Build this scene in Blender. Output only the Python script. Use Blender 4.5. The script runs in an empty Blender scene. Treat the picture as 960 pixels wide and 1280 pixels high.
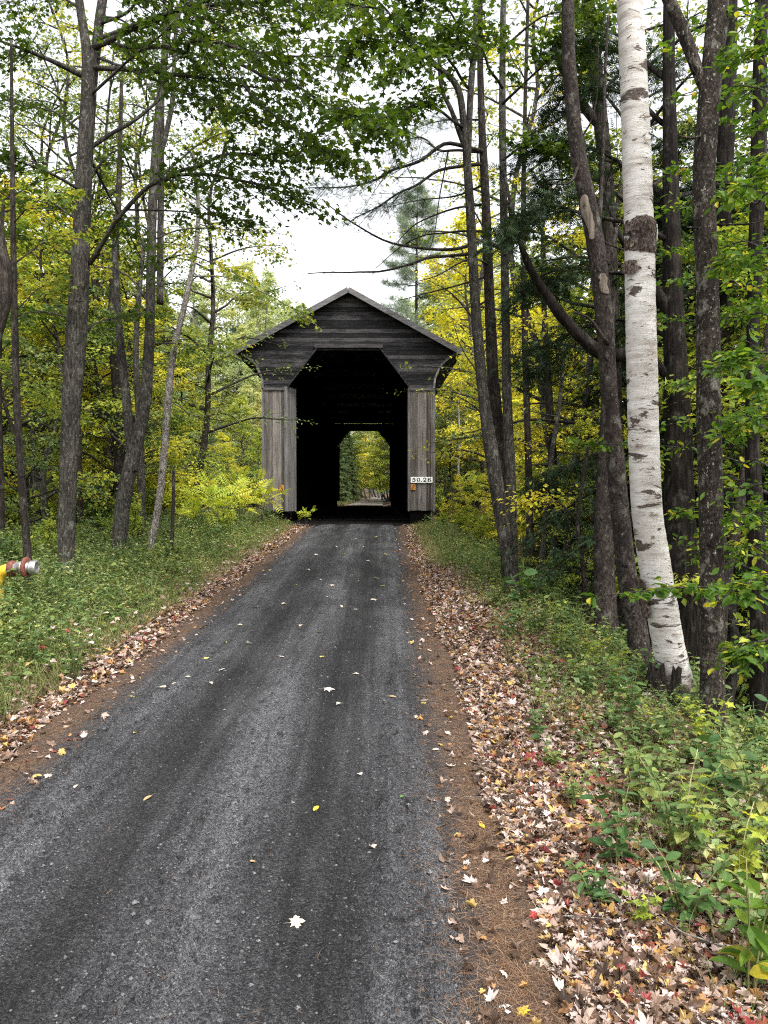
import bpy, math, random
import numpy as np
from mathutils import Vector, Matrix

rng = np.random.default_rng(11)
random.seed(11)
sc = bpy.context.scene
COL = sc.collection
R = math.radians
F = 950.0                      # focal length in pixels of the 960 x 1280 photograph
CAM = np.array([0.0, 0.0, 1.23])
PITCH = math.atan(24 / F)      # camera looks slightly down

# ------------------------------------------------------------------ helpers
def unit(v):
    v = np.asarray(v, float)
    return v / np.maximum(np.linalg.norm(v, axis=-1, keepdims=True), 1e-9)

def sst(a, b, x):
    t = np.clip((np.asarray(x, float) - a) / (b - a), 0, 1)
    return t * t * (3 - 2 * t)

def ray(px, py):
    d = np.array([(px - 480) / F, 1.0, -(py - 640) / F])
    c, s = math.cos(-PITCH), math.sin(-PITCH)
    return np.array([d[0], c * d[1] - s * d[2], s * d[1] + c * d[2]])

def at(px, py, Y):
    d = ray(px, py)
    return CAM + d * (Y / d[1])

def pxm(Y):
    return F / Y

def _h(ix, iy, iz, seed):
    with np.errstate(over='ignore'):
        n = (ix.astype(np.uint32) * np.uint32(374761393) + iy.astype(np.uint32) * np.uint32(668265263)
             + iz.astype(np.uint32) * np.uint32(2147483647 - 91) + np.uint32(seed * 7919 + 13))
        n = (n ^ (n >> np.uint32(13))) * np.uint32(1274126177)
        n = n ^ (n >> np.uint32(16))
        n = n * np.uint32(2246822519)
        n = n ^ (n >> np.uint32(15))
    return n.astype(np.float64) / 4294967295.0

def vnoise(P, seed=0):
    P = np.asarray(P, float)
    i = np.floor(P).astype(np.int64)
    f = P - i
    f = f * f * (3 - 2 * f)
    out = 0
    for dx in (0, 1):
        for dy in (0, 1):
            for dz in (0, 1):
                w = (f[..., 0] if dx else 1 - f[..., 0]) * (f[..., 1] if dy else 1 - f[..., 1]) * (f[..., 2] if dz else 1 - f[..., 2])
                out = out + w * _h(i[..., 0] + dx, i[..., 1] + dy, i[..., 2] + dz, seed)
    return out * 2 - 1

def fbm(P, octaves=3, seed=0):
    s, a, t = 0, 1.0, 0
    P = np.asarray(P, float)
    for o in range(octaves):
        s = s + a * vnoise(P * 2 ** o, seed + o)
        t += a
        a *= .5
    return s / t

def xy0(x, y, s):
    x, y = np.broadcast_arrays(np.asarray(x, float), np.asarray(y, float))
    return np.stack([x * s, y * s, np.zeros_like(x)], -1)

# ------------------------------------------------------------------ terrain
def base(y):
    y = np.asarray(y, float)
    t = np.clip(y, -8, 30)
    return -1.05 + .035 * t

def outside_road(x):
    return np.abs(np.asarray(x, float) + 1.1) - 1.5

def gz(x, y):
    x, y = np.broadcast_arrays(np.asarray(x, float), np.asarray(y, float))
    z = base(y).copy()
    d = outside_road(x)
    z = z - .12 * sst(.04, -.22, d)
    right = x - .4
    left = -2.6 - x
    z = z - 4.6 * sst(1.7, 9.5, right) * sst(60, 48, y)
    z = z + .10 * sst(.3, 1.6, left) * sst(32, 28, y) - 1.1 * sst(5, 16, left) * sst(60, 48, y)
    chan = sst(29.9, 34, y) * sst(61, 52, y)
    z = z * (1 - chan) + (-5.4) * chan
    dist = np.hypot(x + 1, y - 20)
    corr = sst(5, 26, np.abs(x + 1.9))
    z = z + sst(62, 150, dist) * 20 * corr * sst(10, 40, y)
    z = z + sst(20, 60, x) * 7 * sst(60, 20, y)
    under = sst(29.5, 30.0, y) * sst(69.9, 69.4, y) * sst(3.6, 3.1, np.abs(x + 1.5))
    z = z - 1.3 * under
    n = fbm(xy0(x, y, .9), 3, 3) * .07 + fbm(xy0(x, y, .12), 2, 5) * .25 * sst(3, 10, d)
    z = z + n * sst(.25, 1.6, d) * (1 - under)
    return z

def ground_hit(px, py):
    d = ray(px, py)
    for Y in np.arange(2, 60, .02):
        p = CAM + d * (Y / d[1])
        if p[2] < gz(p[0], p[1]):
            return p
    return CAM + d * (60 / d[1])

# ------------------------------------------------------------------ mesh building
class Geo:
    def __init__(self):
        self.v, self.q, self.t, self.n = [], [], [], 0
    def add(self, V, quads=None, tris=None):
        V = np.asarray(V, float).reshape(-1, 3)
        if quads is not None and len(quads):
            self.q.append(np.asarray(quads, np.int64).reshape(-1, 4) + self.n)
        if tris is not None and len(tris):
            self.t.append(np.asarray(tris, np.int64).reshape(-1, 3) + self.n)
        self.v.append(V)
        self.n += len(V)
    def mesh(self, name, off=(0, 0, 0), smooth=True):
        me = bpy.data.meshes.new(name)
        if not self.n:
            return me
        V = np.concatenate(self.v) - np.asarray(off, float)
        q = np.concatenate(self.q) if self.q else np.zeros((0, 4), np.int64)
        t = np.concatenate(self.t) if self.t else np.zeros((0, 3), np.int64)
        me.vertices.add(len(V))
        me.vertices.foreach_set('co', V.astype(np.float32).ravel())
        nl = q.size + t.size
        me.loops.add(nl)
        me.loops.foreach_set('vertex_index', np.concatenate([q.ravel(), t.ravel()]).astype(np.int32))
        me.polygons.add(len(q) + len(t))
        ls = np.concatenate([np.arange(len(q)) * 4, q.size + np.arange(len(t)) * 3]).astype(np.int32)
        me.polygons.foreach_set('loop_start', ls)
        me.polygons.foreach_set('use_smooth', np.full(len(q) + len(t), smooth, bool))
        me.update(calc_edges=True)
        me.validate()
        return me

def box(g, x0, x1, y0, y1, z0, z1):
    V = [(x, y, z) for z in (z0, z1) for y in (y0, y1) for x in (x0, x1)]
    g.add(V, [(0, 2, 3, 1), (4, 5, 7, 6), (0, 1, 5, 4), (2, 6, 7, 3), (0, 4, 6, 2), (1, 3, 7, 5)])

def prism(g, poly, y0, y1):
    """closed prism of an x-z outline between two y values"""
    n = len(poly)
    V = [(p[0], y0, p[1]) for p in poly] + [(p[0], y1, p[1]) for p in poly]
    g.add(V, [(i, (i + 1) % n, n + (i + 1) % n, n + i) for i in range(n)])
    for o, rev in ((0, False), (n, True)):
        idx = [o + i for i in range(n)]
        if rev:
            idx.reverse()
        g.add([V[k] for k in idx], None, [(0, i, i + 1) for i in range(1, n - 1)])

def bar(g, a, b, w, h, up=(0, 0, 1)):
    a, b = np.asarray(a, float), np.asarray(b, float)
    t = unit(b - a)
    s = unit(np.cross(t, up))
    u = np.cross(s, t)
    V = [p + s * sx * w / 2 + u * sz * h / 2 for p in (a, b) for sx, sz in ((-1, -1), (1, -1), (1, 1), (-1, 1))]
    g.add(V, [(0, 1, 2, 3), (7, 6, 5, 4), (0, 4, 5, 1), (1, 5, 6, 2), (2, 6, 7, 3), (3, 7, 4, 0)])

def resample(P, n):
    """Catmull-Rom through the rows of P (any number of columns)"""
    P = np.asarray(P, float)
    if len(P) == 2:
        t = np.linspace(0, 1, n)[:, None]
        return P[0] * (1 - t) + P[1] * t
    E = np.vstack([2 * P[0] - P[1], P, 2 * P[-1] - P[-2]])
    seg = np.linalg.norm(np.diff(P[:, :3], axis=0), axis=1)
    cum = np.concatenate([[0], np.cumsum(seg)])
    s = np.linspace(0, cum[-1], n)
    k = np.clip(np.searchsorted(cum, s, side='right') - 1, 0, len(P) - 2)
    u = ((s - cum[k]) / np.maximum(seg[k], 1e-9))[:, None]
    p0, p1, p2, p3 = E[k], E[k + 1], E[k + 2], E[k + 3]
    return .5 * (2 * p1 + (p2 - p0) * u + (2 * p0 - 5 * p1 + 4 * p2 - p3) * u ** 2 + (3 * p1 - p0 - 3 * p2 + p3) * u ** 3)

def tube(g, P, rad, sides=8, rough=0, rscale=(9, 9, 3), flare=0, seed=0):
    P = np.asarray(P, float)
    rad = np.asarray(rad, float) * np.ones(len(P))
    T = unit(np.gradient(P, axis=0))
    ref = np.array([1., 0, 0]) if abs(unit(P[-1] - P[0])[2]) > .6 else np.array([0, 0, 1.])
    U = unit(np.cross(ref, T))
    W = np.cross(T, U)
    a = np.linspace(0, 2 * math.pi, sides, endpoint=False)
    ring = U[:, None] * np.cos(a)[None, :, None] + W[:, None] * np.sin(a)[None, :, None]
    r = np.repeat(rad[:, None], sides, 1)
    if flare:
        s = np.concatenate([[0], np.cumsum(np.linalg.norm(np.diff(P, axis=0), axis=1))])
        lobes = .75 + .35 * np.sin(a * 3 + seed) + .2 * np.sin(a * 5 + 2 * seed)
        r = r * (1 + flare * np.exp(-s / (.9 * rad[0] + .05))[:, None] * lobes[None])
    V = P[:, None] + ring * r[..., None]
    if rough:
        n = fbm(V * np.array(rscale), 3, seed)
        ridge = 1 - 2 * np.abs(fbm(V * np.array(rscale) * 1.7, 2, seed + 9))
        V = V + ring * (rough * (n * .8 + ridge * .6 - .45) * np.minimum(1, r / rad[0]))[..., None]
    n = len(P)
    i = np.arange(n - 1)[:, None] * sides
    j = np.arange(sides)[None]
    k = (j + 1) % sides
    Q = np.stack([i + j, i + k, i + sides + k, i + sides + j], -1).reshape(-1, 4)
    V = V.reshape(-1, 3)
    c = len(V)
    V = np.vstack([V, P[0], P[-1]])
    o = (n - 1) * sides
    tr = [(c, int(k2), int(j2)) for j2, k2 in zip(range(sides), [(q + 1) % sides for q in range(sides)])]
    tr += [(c + 1, o + q, o + (q + 1) % sides) for q in range(sides)]
    g.add(V, Q, tr)

def tubes(g, P, rad, sides=3):
    """many little tubes at once: P (m,k,3), rad (m,k)"""
    m, k, _ = P.shape
    if m == 0:
        return
    T = unit(P[:, -1] - P[:, 0])
    ref = np.where(np.abs(T[:, 2:3]) > .8, np.array([[1., 0, 0]]), np.array([[0, 0, 1.]]))
    U = unit(np.cross(ref, T))
    W = np.cross(T, U)
    a = np.linspace(0, 2 * math.pi, sides, endpoint=False)
    ring = U[:, None] * np.cos(a)[None, :, None] + W[:, None] * np.sin(a)[None, :, None]
    V = P[:, :, None] + ring[:, None] * rad[:, :, None, None]
    b = (np.arange(m) * k * sides)[:, None, None]
    i = (np.arange(k - 1) * sides)[None, :, None]
    j = np.arange(sides)[None, None]
    jj = (j + 1) % sides
    Q = np.stack([b + i + j, b + i + jj, b + i + sides + jj, b + i + sides + j], -1).reshape(-1, 4)
    g.add(V.reshape(-1, 3), Q)

# leaf outlines: x along the leaf, y across, z out of it
def _fan(pts):
    V = np.array([(.42, 0, -.03)] + pts, float)
    n = len(pts)
    return V, [(0, 1 + i, 1 + (i + 1) % n) for i in range(n)]

KITE = (np.array([(0, 0, 0), (.45, .31, .07), (1, 0, -.06), (.45, -.31, .07)], float), [(0, 2, 1), (0, 3, 2)])
OVAL = (np.array([(0, 0, 0), (.33, 0, -.03), (.68, 0, -.03), (1, 0, -.1), (.2, .19, .05), (.52, .27, .05), (.82, .16, 0), (.2, -.19, .05), (.52, -.27, .05), (.82, -.16, 0)], float),
        [(0, 1, 4), (1, 5, 4), (1, 2, 5), (2, 6, 5), (2, 3, 6), (0, 7, 1), (1, 7, 8), (1, 8, 2), (2, 8, 9), (2, 9, 3)])
_mh = [(0, .0, 0), (.12, .10, .02), (-.02, .36, -.02), (.26, .28, .03), (.30, .42, .02), (.46, .62, -.07), (.56, .40, .02), (.70, .40, 0), (.60, .20, .03), (.82, .17, 0), (1.02, 0, -.08)]
_mo = _mh + [(x, -y, z) for x, y, z in _mh[-2:0:-1]]
MAPLE = _fan(_mo)
_mc = [(x, y * .72, z + .55 * abs(y) ** 1.1 + .15 * (x - .4) ** 2) for x, y, z in _mo]
CURL = _fan(_mc)
_md = [(x, y, z - .42 * max(0, x - .35) - .25 * abs(y)) for x, y, z in _mo]
DROOP = _fan(_md)
MAPLET = _fan([(0, 0, 0), (0, .34, -.02), (.26, .24, .03), (.48, .55, -.05), (.6, .22, .03), (1, 0, -.06), (.6, -.22, .03), (.48, -.55, -.05), (.26, -.24, .03), (0, -.34, -.02)])

def _tuft(n, w, spread, seed):
    r = np.random.default_rng(seed)
    V, T = [], []
    for i in range(n):
        a, b = r.uniform(0, 2 * math.pi), r.uniform(.15, spread)
        d = np.array([math.cos(b), math.sin(b) * math.cos(a), math.sin(b) * math.sin(a)])
        s = unit(np.cross(d, r.normal(size=3)))
        o = np.array([r.uniform(-.3, .3), 0, 0])
        V += [o + s * w, o - s * w, o + d * r.uniform(.7, 1)]
        T.append((3 * i, 3 * i + 1, 3 * i + 2))
    return np.array(V), T
TUFT = _tuft(11, .022, 1.25, 3)
TUFTN = _tuft(18, .011, 1.2, 4)

def _frond(n, w, seed):
    r = np.random.default_rng(seed)
    V, T = [], []
    for i in range(n):
        x = i / n
        for s in (-1, 1):
            L = (.30 * (1 - .65 * x) + .04) * r.uniform(.75, 1.15)
            z = r.uniform(-.05, .05)
            k = len(V)
            V += [(x - w, 0, 0), (x + w, 0, 0), (x + .12 + r.uniform(-.03, .05), s * L, z - .04)]
            T.append((k, k + 1, k + 2))
    return np.array(V, float), T
FROND = _frond(7, .05, 5)

def _pinnate(n, seed):
    r = np.random.default_rng(seed)
    V, T = [(0, .008, 0), (0, -.008, 0), (1, 0, -.3)], [(0, 1, 2)]
    for i in range(n + 1):
        x = .18 + .8 * i / n
        for s in ((-1, 1) if i < n else (0,)):
            L = .30 * math.sin(math.pi * (.25 + .65 * i / n)) * r.uniform(.85, 1.1)
            d = np.array([.45, s * 1.0, -.25]) if s else np.array([1., 0, -.4])
            d = unit(d) * L
            c = np.array([x, 0, -.3 * x * x])
            w = unit(np.cross(d, (0, 0, 1))) * L * .17
            k = len(V)
            V += [c, c + d * .4 + w, c + d, c + d * .4 - w]
            T += [(k, k + 2, k + 1), (k, k + 3, k + 2)]
    return np.array(V, float), T
PINNATE = _pinnate(7, 8)

class Leaves:
    def __init__(self):
        self.p, self.d, self.n, self.s = [], [], [], []
    def add(self, P, D, N, S):
        P = np.asarray(P, float).reshape(-1, 3)
        self.p.append(P)
        self.d.append(np.broadcast_to(np.asarray(D, float).reshape(-1, 3), P.shape))
        self.n.append(np.broadcast_to(np.asarray(N, float).reshape(-1, 3), P.shape))
        self.s.append(np.ones(len(P)) * S)
    def count(self):
        return sum(len(x) for x in self.p)
    def geo(self, tmpl, g=None, pick=None):
        g = g or Geo()
        if not self.p:
            return g
        P, D, N, S = np.concatenate(self.p), unit(np.concatenate(self.d)), np.concatenate(self.n), np.concatenate(self.s)
        if pick is not None:
            P, D, N, S = P[pick], D[pick], N[pick], S[pick]
        W = unit(np.cross(N, D))
        N = np.cross(D, W)
        T, tri = tmpl
        r_ = np.random.default_rng(len(P))
        W = W * r_.uniform(.7, 1.15, (len(P), 1))
        N = N * r_.uniform(.4, 1.9, (len(P), 1))
        V = P[:, None] + S[:, None, None] * (T[None, :, 0:1] * D[:, None] + T[None, :, 1:2] * W[:, None] + T[None, :, 2:3] * N[:, None])
        tr = np.asarray(tri)[None] + (np.arange(len(P)) * len(T))[:, None, None]
        g.add(V.reshape(-1, 3), None, tr.reshape(-1, 3))
        return g

# ------------------------------------------------------------------ objects
def tag(o, label=None, cat=None, group=None, kind=None):
    if label: o['label'] = label
    if cat: o['category'] = cat
    if group: o['group'] = group
    if kind: o['kind'] = kind
    return o

def empty(name, loc, label, cat, group=None, rz=0):
    o = bpy.data.objects.new(name, None)
    o.empty_display_size = .2
    COL.objects.link(o)
    o.location = tuple(float(c) for c in loc)
    o.rotation_euler = (0, 0, rz)
    return tag(o, label, cat, group)

def link(name, g, mat, parent=None, local=False, smooth=True, off=None):
    o_ = np.array(parent.location) if (parent is not None and not local and off is None) else (np.zeros(3) if off is None else np.asarray(off, float))
    me = g.mesh(name, o_, smooth)
    for m in (mat if isinstance(mat, (list, tuple)) else [mat]):
        me.materials.append(m)
    o = bpy.data.objects.new(name, me)
    COL.objects.link(o)
    if parent is not None:
        o.parent = parent
    elif off is not None:
        o.location = tuple(float(c) for c in off)
    return o

def copy_tree(o, parent=None):
    c = o.copy()
    COL.objects.link(c)
    if parent is not None:
        c.parent = parent
    for ch in list(o.children):
        copy_tree(ch, c)
    return c

def place(proto, used, loc, rz=0, scale=1.0, label=None, group=None):
    if proto.name in used:
        o = copy_tree(proto)
    else:
        o = proto
        used.add(proto.name)
    o.location = tuple(float(c) for c in loc)
    o.rotation_euler = (0, 0, rz)
    o.scale = (scale,) * 3 if np.isscalar(scale) else tuple(scale)
    if label: o['label'] = label
    if group: o['group'] = group
    return o
USED = set()

# ------------------------------------------------------------------ materials
class NT:
    def __init__(self, name):
        self.m = bpy.data.materials.new(name)
        self.m.use_nodes = True
        self.t = self.m.node_tree
        self.t.nodes.clear()
        self.out = self.n('ShaderNodeOutputMaterial')
    def n(self, typ, **kw):
        nd = self.t.nodes.new(typ)
        for k, v in kw.items():
            setattr(nd, k, v)
        return nd
    def l(self, a, b):
        self.t.links.new(a, b)
    def put(self, sock, v):
        if isinstance(v, bpy.types.NodeSocket):
            self.l(v, sock)
        elif isinstance(v, (tuple, list)) and len(v) == 3 and sock.type == 'RGBA':
            sock.default_value = (*v, 1)
        else:
            sock.default_value = v
    def coord(self, scale=(1, 1, 1), which='Object', rot=(0, 0, 0)):
        mp = self.n('ShaderNodeMapping')
        if which == 'Position':
            self.l(self.n('ShaderNodeNewGeometry').outputs['Position'], mp.inputs[0])
        else:
            self.l(self.n('ShaderNodeTexCoord').outputs[which], mp.inputs[0])
        mp.inputs['Scale'].default_value = scale
        mp.inputs['Rotation'].default_value = rot
        return mp.outputs[0]
    def noise(self, vec, scale=5, detail=4, rough=.55, dist=0):
        nd = self.n('ShaderNodeTexNoise')
        self.l(vec, nd.inputs['Vector'])
        nd.inputs['Scale'].default_value = scale
        nd.inputs['Detail'].default_value = detail
        nd.inputs['Roughness'].default_value = rough
        nd.inputs['Distortion'].default_value = dist
        return nd.outputs['Fac']
    def voro(self, vec, scale=5, feature='F1', out='Distance', rand=1):
        nd = self.n('ShaderNodeTexVoronoi', feature=feature)
        self.l(vec, nd.inputs['Vector'])
        nd.inputs['Scale'].default_value = scale
        nd.inputs['Randomness'].default_value = rand
        return nd.outputs[out]
    def ramp(self, fac, stops, interp='LINEAR'):
        nd = self.n('ShaderNodeValToRGB')
        nd.color_ramp.interpolation = interp
        el = nd.color_ramp.elements
        while len(el) < len(stops):
            el.new(.5)
        for e, (p, c) in zip(el, stops):
            e.position = p
            e.color = (*c, 1) if isinstance(c, (tuple, list)) else (c, c, c, 1)
        self.put(nd.inputs['Fac'], fac)
        return nd.outputs['Color']
    def mix(self, fac, a, b, blend='MIX'):
        nd = self.n('ShaderNodeMix', data_type='RGBA', blend_type=blend)
        self.put(nd.inputs['Factor'], fac)
        self.put(nd.inputs[6], a)
        self.put(nd.inputs[7], b)
        return nd.outputs[2]
    def math(self, op, a, b=0.0, c=0.0, clamp=False):
        nd = self.n('ShaderNodeMath', operation=op)
        nd.use_clamp = clamp
        self.put(nd.inputs[0], a)
        self.put(nd.inputs[1], b)
        self.put(nd.inputs[2], c)
        return nd.outputs[0]
    def bump(self, h, strength=.5, dist=.02, normal=None):
        nd = self.n('ShaderNodeBump')
        nd.inputs['Strength'].default_value = strength
        nd.inputs['Distance'].default_value = dist
        self.l(h, nd.inputs['Height'])
        if normal is not None:
            self.l(normal, nd.inputs['Normal'])
        return nd.outputs['Normal']
    def finish(self, color, rough=.8, normal=None, spec=.3, metal=0, **kw):
        b = self.n('ShaderNodeBsdfPrincipled')
        self.put(b.inputs['Base Color'], color)
        self.put(b.inputs['Roughness'], rough)
        self.put(b.inputs['Metallic'], metal)
        b.inputs['Specular IOR Level'].default_value = spec
        if normal is not None:
            self.l(normal, b.inputs['Normal'])
        for k, v in kw.items():
            self.put(b.inputs[k], v)
        self.l(b.outputs[0], self.out.inputs['Surface'])
        return self.m

def leafmat(name, stops, trans=.4, nscale=.8, namt=.45, spec=.25, interp='LINEAR'):
    k = NT(name)
    rnd = k.n('ShaderNodeNewGeometry').outputs['Random Per Island']
    nz = k.noise(k.coord(which='Position'), nscale, 2)
    nz = k.math('MULTIPLY_ADD', nz, 2.2, -.6, clamp=True)
    f = k.math('ADD', k.math('MULTIPLY', rnd, 1 - namt), k.math('MULTIPLY', nz, namt), clamp=True)
    c = k.ramp(f, stops, interp)
    vein = k.noise(k.coord(which='Position'), 60, 2)
    c = k.mix(.35, c, k.ramp(vein, [(.3, .55), (.7, 1.25)]), 'MULTIPLY')
    b = k.n('ShaderNodeBsdfPrincipled')
    k.put(b.inputs['Base Color'], c)
    b.inputs['Roughness'].default_value = .55
    b.inputs['Specular IOR Level'].default_value = spec
    tr = k.n('ShaderNodeBsdfTranslucent')
    k.put(tr.inputs['Color'], k.mix(1.0, c, (1.15, 1.1, .6), 'MULTIPLY'))
    mx = k.n('ShaderNodeMixShader')
    mx.inputs[0].default_value = trans
    k.l(b.outputs[0], mx.inputs[1])
    k.l(tr.outputs[0], mx.inputs[2])
    k.l(mx.outputs[0], k.out.inputs['Surface'])
    return k.m

def barkmat(name, dark, mid, light, scale=1.0, lichen=(.42, .44, .38), lich_amt=.62, zs=.22, bump=.8):
    k = NT(name)
    v = k.coord((scale, scale, scale * zs))
    ridge = k.noise(v, 34, 6, .65, .4)
    big = k.noise(k.coord((1, 1, .6)), 3.2, 3)
    c = k.ramp(ridge, [(.36, dark), (.5, mid), (.64, light)])
    c = k.mix(k.ramp(big, [(.40, 0.0), (.62, .65)]), c, dark)
    blot = k.noise(k.coord((1, 1, .7)), 7, 5, .65)
    c = k.mix(k.ramp(blot, [(.56, 0.0), (.66, .45)]), c, lichen)
    sp = k.noise(k.coord((1, 1, .8)), 30, 5, .7)
    c = k.mix(k.ramp(sp, [(lich_amt, 0.0), (lich_amt + .05, .9)]), c, lichen)
    kn = k.noise(k.coord((5.5, 5.5, 9)), 1.0, 5, .7, .6)
    c = k.mix(k.ramp(kn, [(.62, 0.0), (.66, .9)]), c, tuple(q * .35 for q in dark))
    h = k.math('ADD', ridge, k.math('MULTIPLY', sp, .25))
    return k.finish(c, .92, k.bump(h, bump, .03), .15)

def plain(name, col, rough=.6, metal=0, var=.15, scale=20, bump=.15):
    k = NT(name)
    n = k.noise(k.coord(), scale, 5, .6)
    c = k.mix(1.0, col, k.ramp(n, [(.3, 1 - var * 2), (.7, 1 + var)]), 'MULTIPLY')
    return k.finish(c, rough, k.bump(n, bump, .01), .4, metal)

M = {}
# leaves
M['maple'] = leafmat('maple_leaves', [(0, (.026, .055, .008)), (.45, (.052, .100, .013)), (.8, (.10, .155, .018)), (1, (.20, .22, .025))], .52)
M['mixed'] = leafmat('turning_leaves', [(0, (.06, .12, .025)), (.35, (.14, .22, .04)), (.6, (.34, .38, .06)), (.82, (.60, .52, .07)), (1, (.58, .32, .06))], .5, .5, .5)
M['yellow'] = leafmat('yellow_leaves', [(0, (.26, .34, .04)), (.35, (.55, .55, .06)), (.7, (.74, .66, .07)), (1, (.74, .52, .06))], .5, .4, .5)
M['lime'] = leafmat('yellow_green_leaves', [(0, (.10, .18, .03)), (.4, (.24, .33, .05)), (.7, (.48, .52, .07)), (1, (.66, .60, .08))], .5, .5, .5)
M['beech'] = leafmat('beech_leaves', [(0, (.04, .10, .012)), (.55, (.09, .18, .02)), (.8, (.17, .26, .03)), (.92, (.50, .43, .04)), (1, (.5, .2, .04))], .5, .8, .2)
M['pinepale'] = leafmat('haze_pale_pine_needles', [(0, (.16, .22, .18)), (.6, (.25, .31, .24)), (1, (.33, .38, .26))], .3)  # needle colour paled to paint in the distance haze
M['firgreen'] = leafmat('spruce_needles', [(0, (.05, .085, .035)), (.6, (.11, .16, .06)), (1, (.22, .25, .08))], .25)
M['hemlock'] = leafmat('hemlock_needles', [(0, (.010, .024, .010)), (.6, (.024, .050, .018)), (1, (.06, .095, .03))], .2)
M['pine'] = leafmat('pine_needles_green', [(0, (.06, .10, .085)), (.6, (.12, .18, .13)), (1, (.20, .25, .15))], .25)
M['bluegreen'] = leafmat('dull_green_leaves', [(0, (.07, .13, .06)), (.5, (.14, .21, .09)), (.85, (.24, .29, .10)), (1, (.46, .40, .08))], .4, .5, .5)
M['far'] = leafmat('hillside_leaves', [(0, (.10, .16, .06)), (.4, (.22, .28, .09)), (.7, (.38, .36, .09)), (1, (.58, .42, .09))], .4, .12, .6)  # far leaf colour brightened in place of distance haze
M['weed'] = leafmat('weed_leaves', [(0, (.055, .105, .035)), (.45, (.12, .195, .062)), (.75, (.23, .30, .09)), (.9, (.42, .42, .11)), (1, (.48, .36, .16))], .42, .9, .3)
M['weedblue'] = leafmat('seedling_leaves', [(0, (.035, .085, .028)), (.6, (.075, .15, .045)), (1, (.15, .23, .06))], .35, .9, .3)
M['sumac'] = leafmat('sumac_leaves', [(0, (.26, .40, .05)), (.5, (.50, .56, .07)), (.85, (.76, .68, .09)), (1, (.70, .36, .06))], .5, .7, .5)
M['aster'] = leafmat('pale_flowers', [(0, (.4, .42, .38)), (.6, (.6, .6, .58)), (1, (.7, .7, .66))], .3)
M['paleweed'] = leafmat('pale_weed_leaves', [(0, (.13, .205, .085)), (.4, (.25, .32, .135)), (.75, (.42, .45, .18)), (1, (.52, .47, .26))], .42, .9, .35)
M['grass'] = leafmat('grass_blades', [(0, (.06, .095, .028)), (.4, (.14, .175, .055)), (.7, (.30, .29, .12)), (1, (.50, .43, .24))], .35, .7, .4)
M['litter'] = leafmat('fallen_leaf_litter', [(0, (.02, .012, .008)), (.22, (.07, .04, .025)), (.40, (.17, .105, .07)), (.54, (.32, .23, .18)), (.65, (.46, .365, .325)), (.74, (.60, .505, .465)), (.80, (.28, .155, .08)), (.86, (.38, .20, .06)), (.90, (.46, .35, .12)), (.94, (.22, .06, .035)), (.975, (.22, .03, .035)), (1, (.5, .41, .36))], .12, 1.2, .05, .3)
M['needles'] = leafmat('dry_pine_needles', [(0, (.075, .040, .024)), (.5, (.20, .112, .064)), (.85, (.34, .22, .13)), (1, (.48, .38, .25))], .1, 2, .2)
for nm, c in (('pale', (.58, .49, .40)), ('gold', (.66, .46, .05)), ('tan', (.45, .31, .16)), ('red', (.5, .03, .04)), ('lemon', (.66, .58, .16)), ('white', (.62, .58, .53)), ('orange', (.6, .26, .05)), ('green', (.12, .26, .06))):
    M['leaf_' + nm] = leafmat(nm + '_fallen_leaf', [(0, tuple(x * .8 for x in c)), (1, c)], .15, 8, .8)
# bark
M['bark_maple'] = barkmat('grey_maple_bark', (.017, .0155, .013), (.050, .045, .038), (.105, .097, .083), 1.0, (.21, .21, .18), .60)
M['bark_dark'] = barkmat('dark_bark', (.010, .008, .007), (.032, .026, .021), (.072, .06, .05), 1.1, (.14, .14, .115), .64)
M['bark_brown'] = barkmat('brown_bark', (.012, .009, .008), (.038, .030, .026), (.08, .067, .058), 1.0, (.18, .17, .145), .62, .5)
M['bark_scaly'] = barkmat('scaly_shaded_bark', (.010, .008, .006), (.036, .029, .023), (.085, .07, .057), 1.3, (.33, .32, .27), .60, .55)  # bark colour darkened to carry the shade under the hemlocks
M['bark_pale'] = barkmat('pale_mottled_bark', (.06, .052, .044), (.19, .17, .15), (.36, .34, .30), .9, (.5, .48, .43), .57, .6)
M['bark_hemlock'] = barkmat('ridged_hemlock_bark', (.004, .003, .0025), (.014, .011, .009), (.040, .033, .027), .75, (.09, .085, .07), .70, .12, 1.2)

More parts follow.
